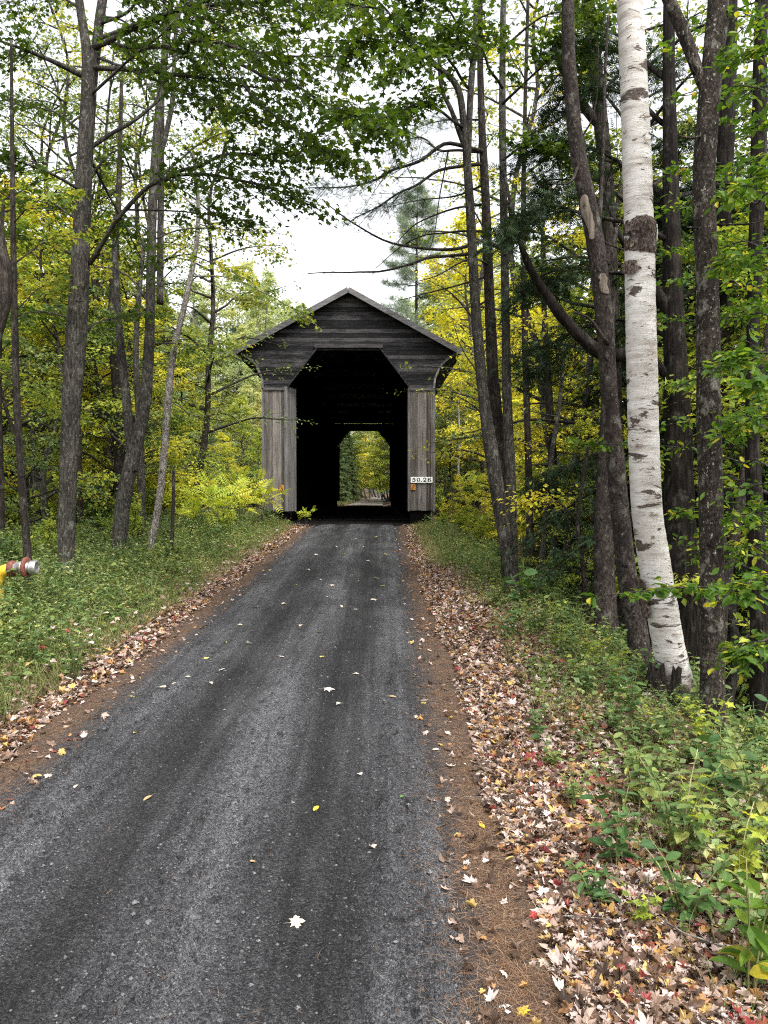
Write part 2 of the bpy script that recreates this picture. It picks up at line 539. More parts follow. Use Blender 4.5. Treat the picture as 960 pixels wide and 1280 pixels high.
def birch_mat():
    k = NT('white_birch_bark')
    v = k.coord((1, 1, 1))
    tone = k.noise(k.coord((3, 3, 14)), 1.0, 5, .6)
    c = k.ramp(tone, [(.33, (.30, .275, .24)), (.44, (.50, .48, .445)), (.56, (.62, .61, .58)), (.7, (.70, .695, .67))])
    streak = k.noise(k.coord((7, 7, 130)), 1.0, 3, .5)
    c = k.mix(k.ramp(streak, [(.5, 0.0), (.66, .6)]), c, (.36, .30, .24))
    lent = k.noise(k.coord((9, 9, 62)), 1.0, 2, .5)
    lm = k.ramp(lent, [(.66, 0.0), (.69, 1.0)])
    c = k.mix(lm, c, (.07, .055, .045))
    patch = k.noise(k.coord((2.6, 2.6, 7.0)), 1.0, 6, .62, .5)
    pm = k.ramp(patch, [(.575, 0.0), (.60, 1.0)])
    grime = k.noise(k.coord((1.6, 1.6, .9)), 1.0, 4, .6)
    c = k.mix(k.ramp(grime, [(.42, 0.0), (.66, .55)]), c, (.34, .31, .28))
    hair = k.noise(k.coord((4, 4, 260)), 1.0, 2, .5)
    c = k.mix(k.ramp(hair, [(.56, 0.0), (.68, .4)]), c, (.22, .20, .17))
    pc = k.ramp(k.noise(v, 60, 4), [(.3, (.018, .014, .012)), (.7, (.13, .10, .08))])
    c = k.mix(pm, c, pc)
    sepz = k.n('ShaderNodeSeparateXYZ')
    k.l(v, sepz.inputs[0])
    low = k.math('MULTIPLY_ADD', k.noise(v, 7, 4, .6), .7, sepz.outputs[2])
    c = k.mix(k.ramp(low, [(.55, 1.0), (.85, 0.0)]), c, pc)
    h = k.math('ADD', k.math('MULTIPLY', streak, .5), k.math('ADD', k.math('MULTIPLY', lm, .5), k.math('MULTIPLY', pm, .9)))
    return k.finish(c, .75, k.bump(h, .5, .012), .25)
M['birch'] = birch_mat()

def board_mat(name, dark, mid, light, axis='z', amt=1.0):
    """weathered sawn boards; grain runs along the given axis"""
    k = NT(name)
    s = {'z': (14, 14, .9), 'x': (2.2, 16, 16), 'y': (14, .9, 14)}[axis]
    s2 = {'z': (60, 60, 2.2), 'x': (6, 70, 70), 'y': (60, 2.2, 60)}[axis]
    rnd = k.n('ShaderNodeNewGeometry').outputs['Random Per Island']
    g1 = k.noise(k.coord(s), 1.0, 6, .65, .3)
    g2 = k.noise(k.coord(s2), 1.0, 4, .6)
    f = k.math('ADD', k.math('MULTIPLY', g1, .6), k.math('ADD', k.math('MULTIPLY', g2, .25), k.math('MULTIPLY', rnd, .22)))
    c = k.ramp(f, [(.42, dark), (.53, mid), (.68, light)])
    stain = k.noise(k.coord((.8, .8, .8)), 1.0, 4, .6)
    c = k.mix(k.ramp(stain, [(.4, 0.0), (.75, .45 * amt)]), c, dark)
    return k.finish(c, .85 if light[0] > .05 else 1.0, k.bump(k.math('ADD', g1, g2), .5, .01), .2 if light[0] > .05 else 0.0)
M['board'] = board_mat('weathered_vertical_boards', (.035, .03, .027), (.095, .083, .075), (.21, .19, .175), 'z')
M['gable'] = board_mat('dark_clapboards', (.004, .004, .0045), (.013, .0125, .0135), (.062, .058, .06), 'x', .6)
M['trim'] = board_mat('grey_trim_boards', (.03, .029, .029), (.075, .072, .072), (.15, .145, .145), 'x')
M['trimz'] = board_mat('grey_post_boards', (.05, .047, .046), (.12, .113, .11), (.22, .21, .21), 'z')
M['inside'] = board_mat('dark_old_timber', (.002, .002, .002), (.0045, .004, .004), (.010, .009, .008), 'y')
M['roofm'] = board_mat('old_roofing', (.035, .035, .036), (.075, .075, .077), (.14, .14, .14), 'y')
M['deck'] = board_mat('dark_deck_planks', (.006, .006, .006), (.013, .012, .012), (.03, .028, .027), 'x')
M['granite'] = plain('granite', (.42, .41, .39), .85, 0, .3, 18, .4)
M['sign'] = plain('white_sign_paint', (.8, .8, .78), .5, 0, .05, 30, .05)
M['black'] = plain('black_paint', (.012, .012, .012), .5, 0, .1)
M['amber'] = plain('amber_reflector', (.48, .21, .035), .4, 0, .1)
M['ypipe'] = plain('yellow_pipe_paint', (.72, .47, .03), .45, 0, .12, 14)
M['rust'] = plain('rusty_red_clamp', (.20, .065, .045), .7, 0, .35, 40, .4)
M['alu'] = plain('dull_aluminium', (.55, .55, .54), .38, .85, .2, 30)

def ground_mat():
    k = NT('forest_floor')
    pos = k.coord(which='Position')
    sep = k.n('ShaderNodeSeparateXYZ')
    k.l(pos, sep.inputs[0])
    d = k.math('SUBTRACT', k.math('ABSOLUTE', k.math('ADD', sep.outputs[0], 1.1)), 1.5)
    edge = k.noise(pos, 1.4, 5, .6)
    d = k.math('ADD', d, k.math('MULTIPLY_ADD', edge, .5, -.28))
    fine = k.noise(pos, 55, 5, .7)
    mid = k.noise(pos, 6, 5, .65)
    grit = k.ramp(fine, [(.3, (.02, .019, .02)), (.7, (.075, .073, .075))])
    need = k.ramp(k.noise(pos, 90, 4, .7), [(.36, (.026, .021, .018)), (.5, (.080, .053, .038)), (.64, (.18, .118, .08))])
    cell = k.n('ShaderNodeTexVoronoi')
    k.l(pos, cell.inputs['Vector'])
    cell.inputs['Scale'].default_value = 17
    sc_ = k.n('ShaderNodeSeparateColor')
    k.l(cell.outputs['Color'], sc_.inputs[0])
    leafc = k.ramp(sc_.outputs[0], [(0, (.035, .022, .014)), (.35, (.10, .055, .03)), (.6, (.22, .14, .085)), (.8, (.36, .27, .21)), (1, (.26, .11, .03))])
    leafc = k.mix(k.ramp(fine, [(.35, .7), (.6, 0.0)]), leafc, (.02, .014, .01))
    soil = k.ramp(mid, [(.3, (.03, .022, .014)), (.55, (.075, .055, .03)), (.75, (.06, .075, .025))])
    nm = k.math('MULTIPLY', k.ramp(d, [(.0, 0.0), (.16, 1.0)]), k.ramp(k.noise(pos, 5, 5, .7), [(.36, .35), (.52, 1.0)]))
    c = k.mix(nm, grit, need)
    dn = k.math('DIVIDE', d, 4.0)
    c = k.mix(k.ramp(dn, [(.075, 0.0), (.115, 1.0)]), c, leafc)
    c = k.mix(k.ramp(dn, [(.45, 0.0), (.8, .8)]), c, soil)
    h = k.math('ADD', fine, k.math('MULTIPLY', cell.outputs['Distance'], .6))
    return k.finish(c, .95, k.bump(h, .7, .03), .1)
M['ground'] = ground_mat()

def road_mat():
    k = NT('dark_gravel')
    pos = k.coord(which='Position')
    sep = k.n('ShaderNodeSeparateXYZ')
    k.l(pos, sep.inputs[0])
    fine = k.noise(pos, 120, 6, .75)
    med = k.noise(pos, 34, 5, .7)
    big = k.noise(k.coord((1.0, .28, 1), 'Position'), 2.2, 4, .6, .3)
    wob = k.math('MULTIPLY_ADD', k.noise(k.coord((.5, .22, 1), 'Position'), 1.6, 3, .6), .7, -.35)
    u = k.math('ADD', sep.outputs[0], wob)
    # packed darker wheel tracks
    def track(cx, w):
        a = k.math('ABSOLUTE', k.math('SUBTRACT', u, cx))
        return k.ramp(k.math('DIVIDE', a, w), [(.25, 1.0), (1.0, 0.0)])
    tr = k.math('ADD', track(-1.55, .50), k.math('ADD', track(-.40, .48), track(-9.1, .2)), clamp=True)
    def grains(scale):
        v = k.n('ShaderNodeTexVoronoi')
        k.l(pos, v.inputs['Vector'])
        v.inputs['Scale'].default_value = scale
        sp = k.n('ShaderNodeSeparateColor')
        k.l(v.outputs['Color'], sp.inputs[0])
        return sp.outputs[0], v.outputs['Distance']
    ga, da = grains(92)
    gb, db = grains(230)
    gg = k.math('ADD', k.math('MULTIPLY', ga, .45), k.math('ADD', k.math('MULTIPLY', gb, .35), k.math('MULTIPLY', fine, .4)))
    loose = k.ramp(gg, [(.26, (.026, .026, .028)), (.5, (.068, .068, .072)), (.72, (.118, .118, .124)), (.95, (.20, .20, .205))])
    packed = k.ramp(gg, [(.3, (.018, .018, .019)), (.55, (.034, .034, .036)), (.8, (.060, .060, .062)), (1, (.13, .13, .13))])
    c = k.mix(k.math('MULTIPLY', tr, .9), loose, packed)
    lines = k.noise(k.coord((7.0, .22, 1), 'Position'), 1.0, 4, .6, .6)
    c = k.mix(.8, c, k.ramp(lines, [(.36, .68), (.5, 1.0), (.62, 1.28)]), 'MULTIPLY')
    c = k.mix(.7, c, k.ramp(big, [(.36, .6), (.5, 1.0), (.62, 1.3)]), 'MULTIPLY')
    clod = k.noise(k.coord((1, .55, 1), 'Position'), 11, 6, .75)
    c = k.mix(k.math('MULTIPLY', k.ramp(clod, [(.36, .75), (.45, 0.0)]), k.math('MULTIPLY_ADD', tr, -.7, 1.0)), c, (.012, .012, .013))  # shade in the pits between clods, painted dark into the colour
    h = k.math('ADD', k.math('MULTIPLY', clod, 1.6), k.math('ADD', k.math('MULTIPLY', med, .8), k.math('MULTIPLY', k.math('ADD', da, k.math('MULTIPLY', db, .5)), -.7)))
    return k.finish(c, .95, k.bump(h, 1.0, .03), .12)
M['road'] = road_mat()
M['stone'] = plain('road_stone', (.13, .13, .132), .9, 0, .5, 90, .3)

def water_mat():
    k = NT('river_water')
    pos = k.coord((1, .5, 1), 'Position')
    n = k.noise(pos, 2.6, 4, .6)
    return k.finish((.03, .035, .025), .06, k.bump(n, .35, .12), .6)
M['water'] = water_mat()

# ------------------------------------------------------------------ boughs, the building block of trees and shrubs
def bough(wood, lv, pts, r0, spread, twigs, lpt, lsize, droop=.15, start=.3, tilt=.25, sides=5, stiff=.5, lift=0.0, twood=True):
    """pts: world points of the bough from its root to its tip. Twigs leave it left and right in a loose plane; leaves sit along the twigs."""
    pts = np.asarray(pts, float)
    L = np.linalg.norm(np.diff(pts, axis=0), axis=1).sum()
    n = max(6, min(24, int(L * 5) + 4))
    C = resample(pts, n)
    jit = fbm(C * 1.3 + rng.uniform(0, 50), 2, 17)[:, None] * rng.normal(size=3) * .035 * L
    C = C + jit * np.sin(np.linspace(0, math.pi, n))[:, None]
    tt = np.linspace(0, 1, n)
    if wood is not None:
        tube(wood, C, r0 * (1 - .85 * tt) + .003, sides)
    if twigs <= 0:
        return
    t = np.sort(start + (1 - start) * rng.random(twigs) ** .85)
    t[-1] = 1.0
    def lerp(A, t):
        f = t * (n - 1)
        i = np.clip(f.astype(int), 0, n - 2)
        w = (f - i)[:, None]
        return A[i] * (1 - w) + A[i + 1] * w
    O = lerp(C, t)
    T = unit(lerp(unit(np.gradient(C, axis=0)), t))
    up = unit(np.array([0, 0, 1.]) + rng.normal(size=(twigs, 3)) * tilt)
    side = np.where(np.arange(twigs) % 2 == 0, 1., -1.)[:, None]
    lat = unit(np.cross(T, up)) * side
    D = unit(T * stiff + lat * rng.uniform(.5, 1.1, (twigs, 1)) + np.array([0, 0, 1.]) * (rng.normal(size=(twigs, 1)) * .2 + lift))
    D[-1] = T[-1]
    TL = spread * (1.1 - .65 * (t - start) / (1 - start + 1e-6)) * rng.uniform(.55, 1.15, twigs)
    s = np.array([0, .5, 1.0])
    TP = O[:, None] + D[:, None] * (TL[:, None] * s[None])[..., None]
    TP[..., 2] -= droop * TL[:, None] * s[None] ** 2
    if wood is not None and twood:
        tr = np.minimum(r0 * .35, .004 + .006 * TL)
        tubes(wood, TP, tr[:, None] * np.array([1., .7, .35])[None])
    if lpt <= 0:
        return
    m = lpt
    sv = (np.arange(m)[None] + rng.random((twigs, m))) / m * .9 + .12
    P = O[:, None] + D[:, None] * (TL[:, None] * sv)[..., None]
    P[..., 2] -= droop * TL[:, None] * sv ** 2
    sd = np.where(np.arange(m) % 2 == 0, 1., -1.)[None, :, None]
    LL = unit(np.cross(D, up))[:, None] * sd
    spr = .10 * spread
    P = P + rng.normal(size=P.shape) * spr * np.array([1, 1, .6])
    LD = unit(D[:, None] * .6 + LL * rng.uniform(.4, 1.2, (twigs, m, 1)) + rng.normal(size=P.shape) * .35 + np.array([0, 0, -droop * 1.6]))
    LN = unit(np.array([0, 0, 1.]) + rng.normal(size=P.shape) * .55)
    S = lsize * rng.uniform(.6, 1.2, (twigs, m))
    lv.add(P.reshape(-1, 3), LD.reshape(-1, 3), LN.reshape(-1, 3), S.ravel())

def proto_broadleaf(name, label, cat, H, cb, Rad, nb, twigs, lpt, lsize, tr, bark, leaf, spread, seed, tmpl=KITE, top=.35, rise=.35):
    global rng
    rng = np.random.default_rng(seed)
    w, lv = Geo(), Leaves()
    k = 9
    hs = np.linspace(0, H, k)
    wob = np.cumsum(rng.normal(size=(k, 2)) * .018 * H, axis=0)
    wob[0] = 0
    TP = np.column_stack([wob, hs])
    T = resample(TP, 26)
    tube(w, T, tr * (1 - .88 * np.linspace(0, 1, 26)) + .01, 9, .012, flare=.4, seed=seed)
    for i in range(nb):
        u = (i + rng.random()) / nb
        h = cb + (H - cb) * u
        p0 = np.array([np.interp(h, hs, TP[:, 0]), np.interp(h, hs, TP[:, 1]), h])
        a = i * 2.4 + rng.normal() * .4
        prof = (top + (1 - top) * math.sin(math.pi * min(1, .22 + .78 * (1 - u)) * .5 + 0)) * (1 - u ** 3 * .75)
        Lb = Rad * prof * rng.uniform(.65, 1.15)
        dirv = np.array([math.cos(a), math.sin(a), 0])
        p2 = p0 + dirv * Lb + np.array([0, 0, Lb * (rise * (.4 + u) + rng.normal() * .12)])
        p1 = (p0 + p2) / 2 + np.array([0, 0, .08 * Lb])
        bough(w, lv, [p0, p1, p2], tr * .38 * (1 - .6 * u) + .006, spread * (.55 + .45 * prof), twigs, lpt, lsize, droop=.2, start=.25)
    root = empty(name, (0, 0, 0), label, cat)
    link('trunk', w, bark, root)
    link('crown', lv.geo(tmpl), leaf, root, smooth=False)
    return root

def proto_conifer(name, label, cat, H, cb, Rad, whorls, per, twigs, lpt, lsize, tr, bark, leaf, tmpl, seed, droop=.25, rise=-.05, spread=.8, gap=0):
    global rng
    rng = np.random.default_rng(seed)
    w, lv = Geo(), Leaves()
    T = resample(np.array([(0, 0, 0), (.1, .05, H * .4), (0, .1, H * .75), (.05, 0, H)]), 24)
    tube(w, T, tr * (1 - .93 * np.linspace(0, 1, 24)) + .008, 9, .01, flare=.35, seed=seed)
    for i in range(whorls):
        u = (i + .3 * rng.random()) / whorls
        h = cb + (H - cb) * u
        for j in range(per):
            if rng.random() < gap:
                continue
            a = j * 2 * math.pi / per + i * .9 + rng.normal() * .3
            Lb = Rad * (1 - u) ** .75 * rng.uniform(.6, 1.15) + .25
            d = np.array([math.cos(a), math.sin(a), 0])
            p0 = np.array([0, 0, h + rng.normal() * .1])
            p2 = p0 + d * Lb + np.array([0, 0, Lb * (rise + .45 * u + rng.normal() * .06)])
            p1 = p0 + d * Lb * .55 + np.array([0, 0, Lb * .10])
            bough(w, lv, [p0, p1, p2], tr * .22 * (1 - .6 * u) + .005, spread * (1 - .6 * u), twigs, lpt, lsize, droop=droop, start=.2, tilt=.15, stiff=.8, twood=False, sides=4)
    root = empty(name, (0, 0, 0), label, cat)
    link('trunk', w, bark, root)
    link('crown', lv.geo(tmpl), leaf, root, smooth=False)
    return root
# ================================================================== SETTING
def graded(a, b, fine, grow, cap):
    out, s, x = [0.0], fine, 0.0
    while x < b:
        x += s
        out.append(x)
        s = min(s * grow, cap)
    neg, s, x = [], fine, 0.0
    while x > a:
        x -= s
        neg.append(x)
        s = min(s * grow, cap)
    return np.array(neg[::-1] + out)

def sheet(xs, ys, zf):
    X, Y = np.meshgrid(xs, ys)
    V = np.stack([X, Y, zf(X, Y)], -1).reshape(-1, 3)
    nx, ny = len(xs), len(ys)
    i = np.arange(ny - 1)[:, None] * nx + np.arange(nx - 1)[None]
    g = Geo()
    g.add(V, np.stack([i, i + 1, i + nx + 1, i + nx], -1).reshape(-1, 4))
    return g

gx = np.unique(np.concatenate([graded(-420, 420, .09, 1.045, 14) - 1.1, [-2.6, .4]]))
gy = np.concatenate([[-60, -30, -14, -6, -2, 0], .9 + graded(0, 520, .09, 1.022, 12)])
tag(link('ground', sheet(gx, gy, gz), M['ground']), kind='structure')

def road_z(x, y):
    u = np.abs((x + 1.1) / 1.5)
    P = xy0(x, y, 1.0)
    w = fbm(P * np.array([2.2, 2.2, 1]), 3, 31) * .07
    z = base(y) + .03 * (1 - u ** 2) - .15 * sst(.90, 1.14, u + w)
    tr = np.exp(-((x + 1.55 + .1 * np.sin(y * .5)) / .28) ** 2) + np.exp(-((x + .4 + .08 * np.sin(y * .4 + 1)) / .27) ** 2)
    z = z - .022 * tr
    rough = 1 - .75 * np.clip(tr, 0, 1)
    near = sst(16, 6, y)
    z = z + near * rough * (.030 * fbm(P * 24, 3, 41) + .045 * np.maximum(0, fbm(P * np.array([8, 4, 1]), 3, 43)))
    wind = np.exp(-((x - .04 - .06 * np.sin(y * 1.1)) / .10) ** 2) + .8 * np.exp(-((x + .98 + .08 * np.sin(y * .9)) / .13) ** 2) + .6 * np.exp(-((x + 2.15) / .2) ** 2)
    z = z + near * wind * .10 * np.maximum(0, fbm(P * np.array([7, 5, 1]), 3, 53) - .02)
    z = z + .012 * fbm(P * np.array([1.6, .5, 1]), 2, 47)
    return z
rx = np.linspace(-1.1 - 1.74, -1.1 + 1.74, 480)
ry = [.6]
while ry[-1] < 29.5:
    ry.append(ry[-1] + max(.008, .0011 * ry[-1] ** 2))
ry[-1] = 29.55
tag(link('road', sheet(rx, np.array(ry), road_z), M['road']), kind='structure')
far_road = sheet(np.linspace(-3.6, -.1, 24), np.linspace(69.4, 260, 120), lambda x, y: .02 + .05 * (1 - ((x + 1.85) / 1.75) ** 2) + .03 * fbm(xy0(x, y, 1.0), 2, 4) + gz(x, y) * sst(78, 95, y) + .06 * sst(78, 95, y))
M['dirt'] = plain('pale_dirt_road', (.15, .13, .11), .95, 0, .35, 3, .5)
tag(link('far_road', far_road, M['dirt']), kind='structure')
tag(link('river_water', sheet(np.linspace(-160, 60, 60), np.concatenate([np.linspace(8, 30, 12), np.linspace(31, 64, 20)]), lambda x, y: -4.15 + 0 * x), M['water']), kind='structure')

# ================================================================== COVERED BRIDGE
BL = 39.0
BW = np.array([(436 - 480) / F * 30, 30.0, 0.0])
BR = R(.65)
def b2w(x, y, z):
    c, s = math.cos(BR), math.sin(BR)
    return np.array([BW[0] + c * x - s * y, BW[1] + s * x + c * y, z])

bridge = empty('covered_bridge', BW, 'long dark weathered wooden covered bridge with gabled roof standing astride the road', 'covered bridge', rz=BR)
def bp(name, g, m, parent=None, smooth=False):
    return link(name, g, m, parent or bridge, local=True, smooth=smooth)

XO = [(5.31, 3.33), (5.73, 3.38), (6.2, 3.58), (6.46, 3.84), (6.62, 4.08), (6.72, 4.22)]
def xo(z):
    c = np.interp(z, [a for a, _ in XO], [b for _, b in XO])
    return min(c, max(0.02, (9.04 - z) / .548))
def xi(z):
    return float(np.interp(z, [5.43, 6.91], [2.40, 1.26]))

def gable(yf, sgn, gaps=False):
    g = Geo()
    z = 5.33
    zs = []
    while z < 8.98:
        zs.append(z)
        z += .168 * rng.uniform(.93, 1.07)
    zs.append(9.0)
    for z0, z1 in zip(zs[:-1], zs[1:]):
        zt = z1 - (.0 if gaps else .012)
        y0 = yf - sgn * (.035 + rng.uniform(0, .012))
        if zt <= 6.93:
            for s in (-1, 1):
                prism(g, [(s * xi(z0), z0), (s * xo(z0), z0), (s * xo(zt), zt), (s * xi(zt), zt)], y0, yf)
            continue
        if gaps and 7.05 < z0 < 7.5:
            zt -= .03
        cut = sorted([-xo(z0), xo(z0)] + [rng.uniform(-2.5, 2.5) for _ in range(rng.integers(0, 3))])
        for a, b in zip(cut[:-1], cut[1:]):
            at_, bt = (a, b)
            if a == cut[0]:
                at_ = -xo(zt)
            if b == cut[-1]:
                bt = xo(zt)
            if b - a > .1 and bt > at_:
                prism(g, [(a + .002, z0), (b - .002, z0), (bt - .002, zt), (at_ + .002, zt)], y0 + rng.uniform(0, .005), yf)
    return g

def vboards(x0, x1, y0, y1, z0, z1, w=.17):
    g = Geo()
    x = x0
    while x < x1 - .03:
        b = min(x1, x + w * rng.uniform(.85, 1.15))
        j = rng.uniform(0, .012)
        box(g, x + .002, b - .003, y0 - j, y1, z0 + rng.uniform(-.01, .01), z1)
        x = b
    return g

def vprism(poly, z0, z1):
    g = Geo()
    n = len(poly)
    V = [(x, y, z0) for x, y in poly] + [(x, y, z1) for x, y in poly]
    g.add(V, [(i, (i + 1) % n, n + (i + 1) % n, n + i) for i in range(n)])
    g.add(V[:n], None, [(0, i + 1, i) for i in range(1, n - 1)])
    g.add(V[n:], None, [(0, i, i + 1) for i in range(1, n - 1)])
    return g

# roof: two slopes, rake boards along both gable ends
for s in (-1, 1):
    g = Geo()
    prism(g, [(s * 4.42, 6.66), (s * .004, 9.07), (s * .004, 9.17), (s * 4.42, 6.76)], -.30, BL + .30)
    rf = bp('roof', g, M['roofm'])
    for yy in (-.36, BL + .36):
        g = Geo()
        n = 3
        for k in range(n):
            a, b = k / n, (k + 1) / n
            bar(g, (s * (4.45 * (1 - a) + .0 * a), yy, 6.665 * (1 - a) + 9.10 * a), (s * 4.45 * (1 - b) + s * .004, yy, 6.665 * (1 - b) + 9.10 * b), .05 + .004 * k, .21 - .004 * k)
        bp('rake_board', g, M['trim'], rf)
g = Geo()
for s in (-1, 1):
    box(g, s * 3.30 if s < 0 else 3.27, -3.27 if s < 0 else 3.30, .3, BL - .3, 7.0, 7.2)
bp('wall_plate', g, M['inside'])
# gables
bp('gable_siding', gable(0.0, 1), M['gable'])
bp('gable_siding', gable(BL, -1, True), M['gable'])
# portal trim round both openings
for yy in (-.075, BL + .075):
    g = Geo()
    for s in (-1, 1):
        bar(g, (s * 2.37, yy, 5.40), (s * 1.23, yy, 6.90), .05, .10, (0, 1, 0))
    for a, b in ((-1.34, -.2), (-.198, 1.34)):
        bar(g, (a, yy - .003, 6.985), (b, yy - .003, 6.985), .06, .15)
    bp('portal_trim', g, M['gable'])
# curved eave brackets
for yy in (-.07, BL + .07):
    for s in (-1, 1):
        g = Geo()
        zz = np.linspace(5.33, 6.70, 15)
        P = [(s * (xo(z) + .015), yy + .05 * (1 if yy < 0 else -1), z) for z in zz]
        for a, b in zip(P[:-1], P[1:]):
            bar(g, a, b, .075, .16, (0, 1, 0))
        bp('eave_bracket', g, M['trimz'])
# corner piers: vertical boards, corner posts, caps, plinths
for front in (True, False):
    y0, y1 = (-.035, .0) if front else (BL, BL + .035)
    sg = -1 if front else 1
    for s in (-1, 1):
        a, b = (-3.32, -2.53) if s < 0 else (2.40, 3.32)
        pier = bp('pier_siding', vboards(a, b, y0, y1, .53, 5.24), M['board'])
        g = Geo()
        bar(g, (a - .03, y0 - .02 * (1 if front else -2), 5.30), (b + .03, y0 - .02 * (1 if front else -2), 5.30), .07, .11)
        bp('cap_rail', g, M['trim'], pier)
        g = Geo()
        xx = -3.36 if s < 0 else 3.36
        box(g, xx - .045, xx + .045, min(y0, y1) - .025, max(y0, y1) + .12, .50, 5.36)
        bp('corner_board', g, M['trimz'], pier)
        yb = .10 if front else BL - .14
        bp('plinth', vboards(a + .05, b - .03, yb, yb + .04, -.25, .60, .3), M['inside'] if s < 0 else M['board'])
    yj = 0 if front else BL
    k = 1 if front else -1
    bp('corner_post', vprism([(-2.53, yj - k * .06), (-2.46, yj - k * .07), (-2.40, yj - k * .05), (-2.14, yj + k * .75), (-2.20, yj + k * .80), (-2.53, yj + k * .1)], .50, 5.40), M['trimz'])
    bp('corner_post', vprism([(2.40, yj - k * .05), (2.405, yj + k * .1), (2.40, yj + k * .75), (2.33, yj + k * .75), (2.34, yj - k * .05)], .50, 5.40), M['trimz'])
# side walls
def side_wall(s):
    g = Geo()
    y = .05
    while y < BL - .05:
        b = min(BL - .05, y + .2 * rng.uniform(.85, 1.15))
        j = rng.uniform(0, .012)
        x0, x1 = sorted((s * 3.30, s * (3.335 + j)))
        box(g, x0, x1, y + .001, b - .002, .35 + rng.uniform(-.02, .02), 7.22)
        y = b
    box(g, *sorted((s * 3.24, s * 3.297)), .05, BL - .05, .3, 7.2)
    return g
for s in (-1, 1):
    bp('side_wall', side_wall(s), M['board'])
    g = Geo()
    for k in range(-3, 22):
        for dd, xx in ((1, 2.62), (-1, 2.70)):
            ya, yb = (k * 2.0, k * 2.0 + 5.2) if dd > 0 else (k * 2.0 + 5.2, k * 2.0)
            za, zb = .2, 6.9
            def clip(t):
                return (s * xx, ya + (yb - ya) * t, za + (zb - za) * t)
            ts = [t for t in np.linspace(0, 1, 27) if .2 < ya + (yb - ya) * t < BL - .2]
            if len(ts) > 4:
                bar(g, clip(ts[0]), clip(ts[-1]), .07, .26, (1, 0, 0))
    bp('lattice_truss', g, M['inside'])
    g = Geo()
    for z0 in (.1, 6.75):
        box(g, *sorted((s * 2.52, s * 2.80)), .3, BL - .3, z0, z0 + .3)
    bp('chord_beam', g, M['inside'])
# jambs and blank panels behind the piers
for yj, k in ((.02, 1), (BL - .02, -1)):
    for s in (-1, 1):
        g = Geo()
        y0, y1 = sorted((yj, yj + k * .12))
        box(g, *sorted((s * 2.42, s * 3.24)), y0 + .02, y1, -.2, 6.6)
        bp('pier_frame', g, M['inside'])
for k in range(9):
    g = Geo()
    yy = 1.5 + k * (BL - 3) / 8
    box(g, -3.2, 3.2, yy - .12, yy + .12, 7.06, 7.32)
    for s in (-1, 1):
        bar(g, (s * 2.9, yy, 5.9), (s * 1.6, yy, 7.05), .14, .14, (0, 1, 0))
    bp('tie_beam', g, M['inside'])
g = Geo()
y = -.42
while y < BL + .4:
    b = y + .25
    box(g, -2.5 - .72 * (y > .3), 2.5 + .72 * (y > .3), y + .004, b - .004, -.22, rng.uniform(-.012, .004) - (.02 if y < 0 else 0))
    y = b
bp('deck', g, M['deck'])
for yy, k in ((.4, 1), (BL - .4, -1)):
    g = Geo()
    box(g, -3.6, 3.6, *sorted((yy - k * .35, yy + k * 2.4)), -6, -.3)
    bp('abutment', g, M['granite'])

# granite slabs beside the portal
def slab(name, label, px, w, h, d, zt):
    x = (px - 436) / 31.67
    c = b2w(x, -.5, 0)
    g = Geo()
    t = np.linspace(0, 2 * math.pi, 18, endpoint=False)
    sx = np.sign(np.cos(t)) * np.abs(np.cos(t)) ** .35 * w / 2
    sy = np.sign(np.sin(t)) * np.abs(np.sin(t)) ** .35 * d / 2
    rings = []
    for f, z in ((.96, zt - h), (1, zt - h * .6), (1, zt - h * .15), (.95, zt)):
        rings.append(np.stack([sx * f, sy * f, np.full(18, z)], -1))
    V = np.concatenate(rings)
    V = V + .03 * np.stack([vnoise(V * 5, q) for q in (1, 2, 3)], -1) + np.array([c[0], c[1], 0])
    Q = [(r * 18 + i, r * 18 + (i + 1) % 18, (r + 1) * 18 + (i + 1) % 18, (r + 1) * 18 + i) for r in range(3) for i in range(18)]
    T = [(54, 54 + i, 54 + i + 1) for i in range(1, 17)]
    g.add(V, Q, T)
    return tag(link(name, g, M['granite'], None, off=(c[0], c[1], zt - h)), label, 'stone slab')
slab('stone_slab', 'thin flat pale stone slab lying beside yellow sumac under the portal post', 342, 1.25, .17, .8, -.10)
slab('stone_slab', 'chunky pale stone slab in the grass under the post with the number sign', 540, 1.15, .30, .8, -.08)

# number sign and hazard markers on the portal
sg = empty('mile_sign', b2w(2.87, -.085, 1.74), 'white sign reading 50.26 in black numerals nailed to the bridge post', 'sign', rz=BR)
g = Geo(); box(g, -.43, .43, -.012, .012, -.115, .115)
link('sign_plate', g, M['sign'], sg, local=True, smooth=False)
def stroke(g, pts, wid, y0=-.0155, y1=-.0125):
    pts = np.asarray(pts, float)
    wid = np.asarray(wid, float) * np.ones(len(pts))
    t = unit(np.gradient(pts, axis=0))
    nrm = np.stack([-t[:, 1], t[:, 0]], -1) * wid[:, None] / 2
    L, Q = pts + nrm, pts - nrm
    n = len(pts)
    V = [(*p, 0) for p in ()]
    for arr, y in ((L, y0), (Q, y0), (L, y1), (Q, y1)):
        V += [(p[0], y, p[1]) for p in arr]
    F_ = []
    for k in range(n - 1):
        F_ += [(k, k + 1, n + k + 1, n + k), (2 * n + k, 3 * n + k, 3 * n + k + 1, 2 * n + k + 1), (k, 2 * n + k, 2 * n + k + 1, k + 1), (n + k, n + k + 1, 3 * n + k + 1, 3 * n + k)]
    g.add(V, F_)
def arc(cx, cz, rx, rz, a0, a1, n=22):
    a = np.radians(np.linspace(a0, a1, n))
    return np.stack([cx + rx * np.cos(a), cz + rz * np.sin(a)], -1)
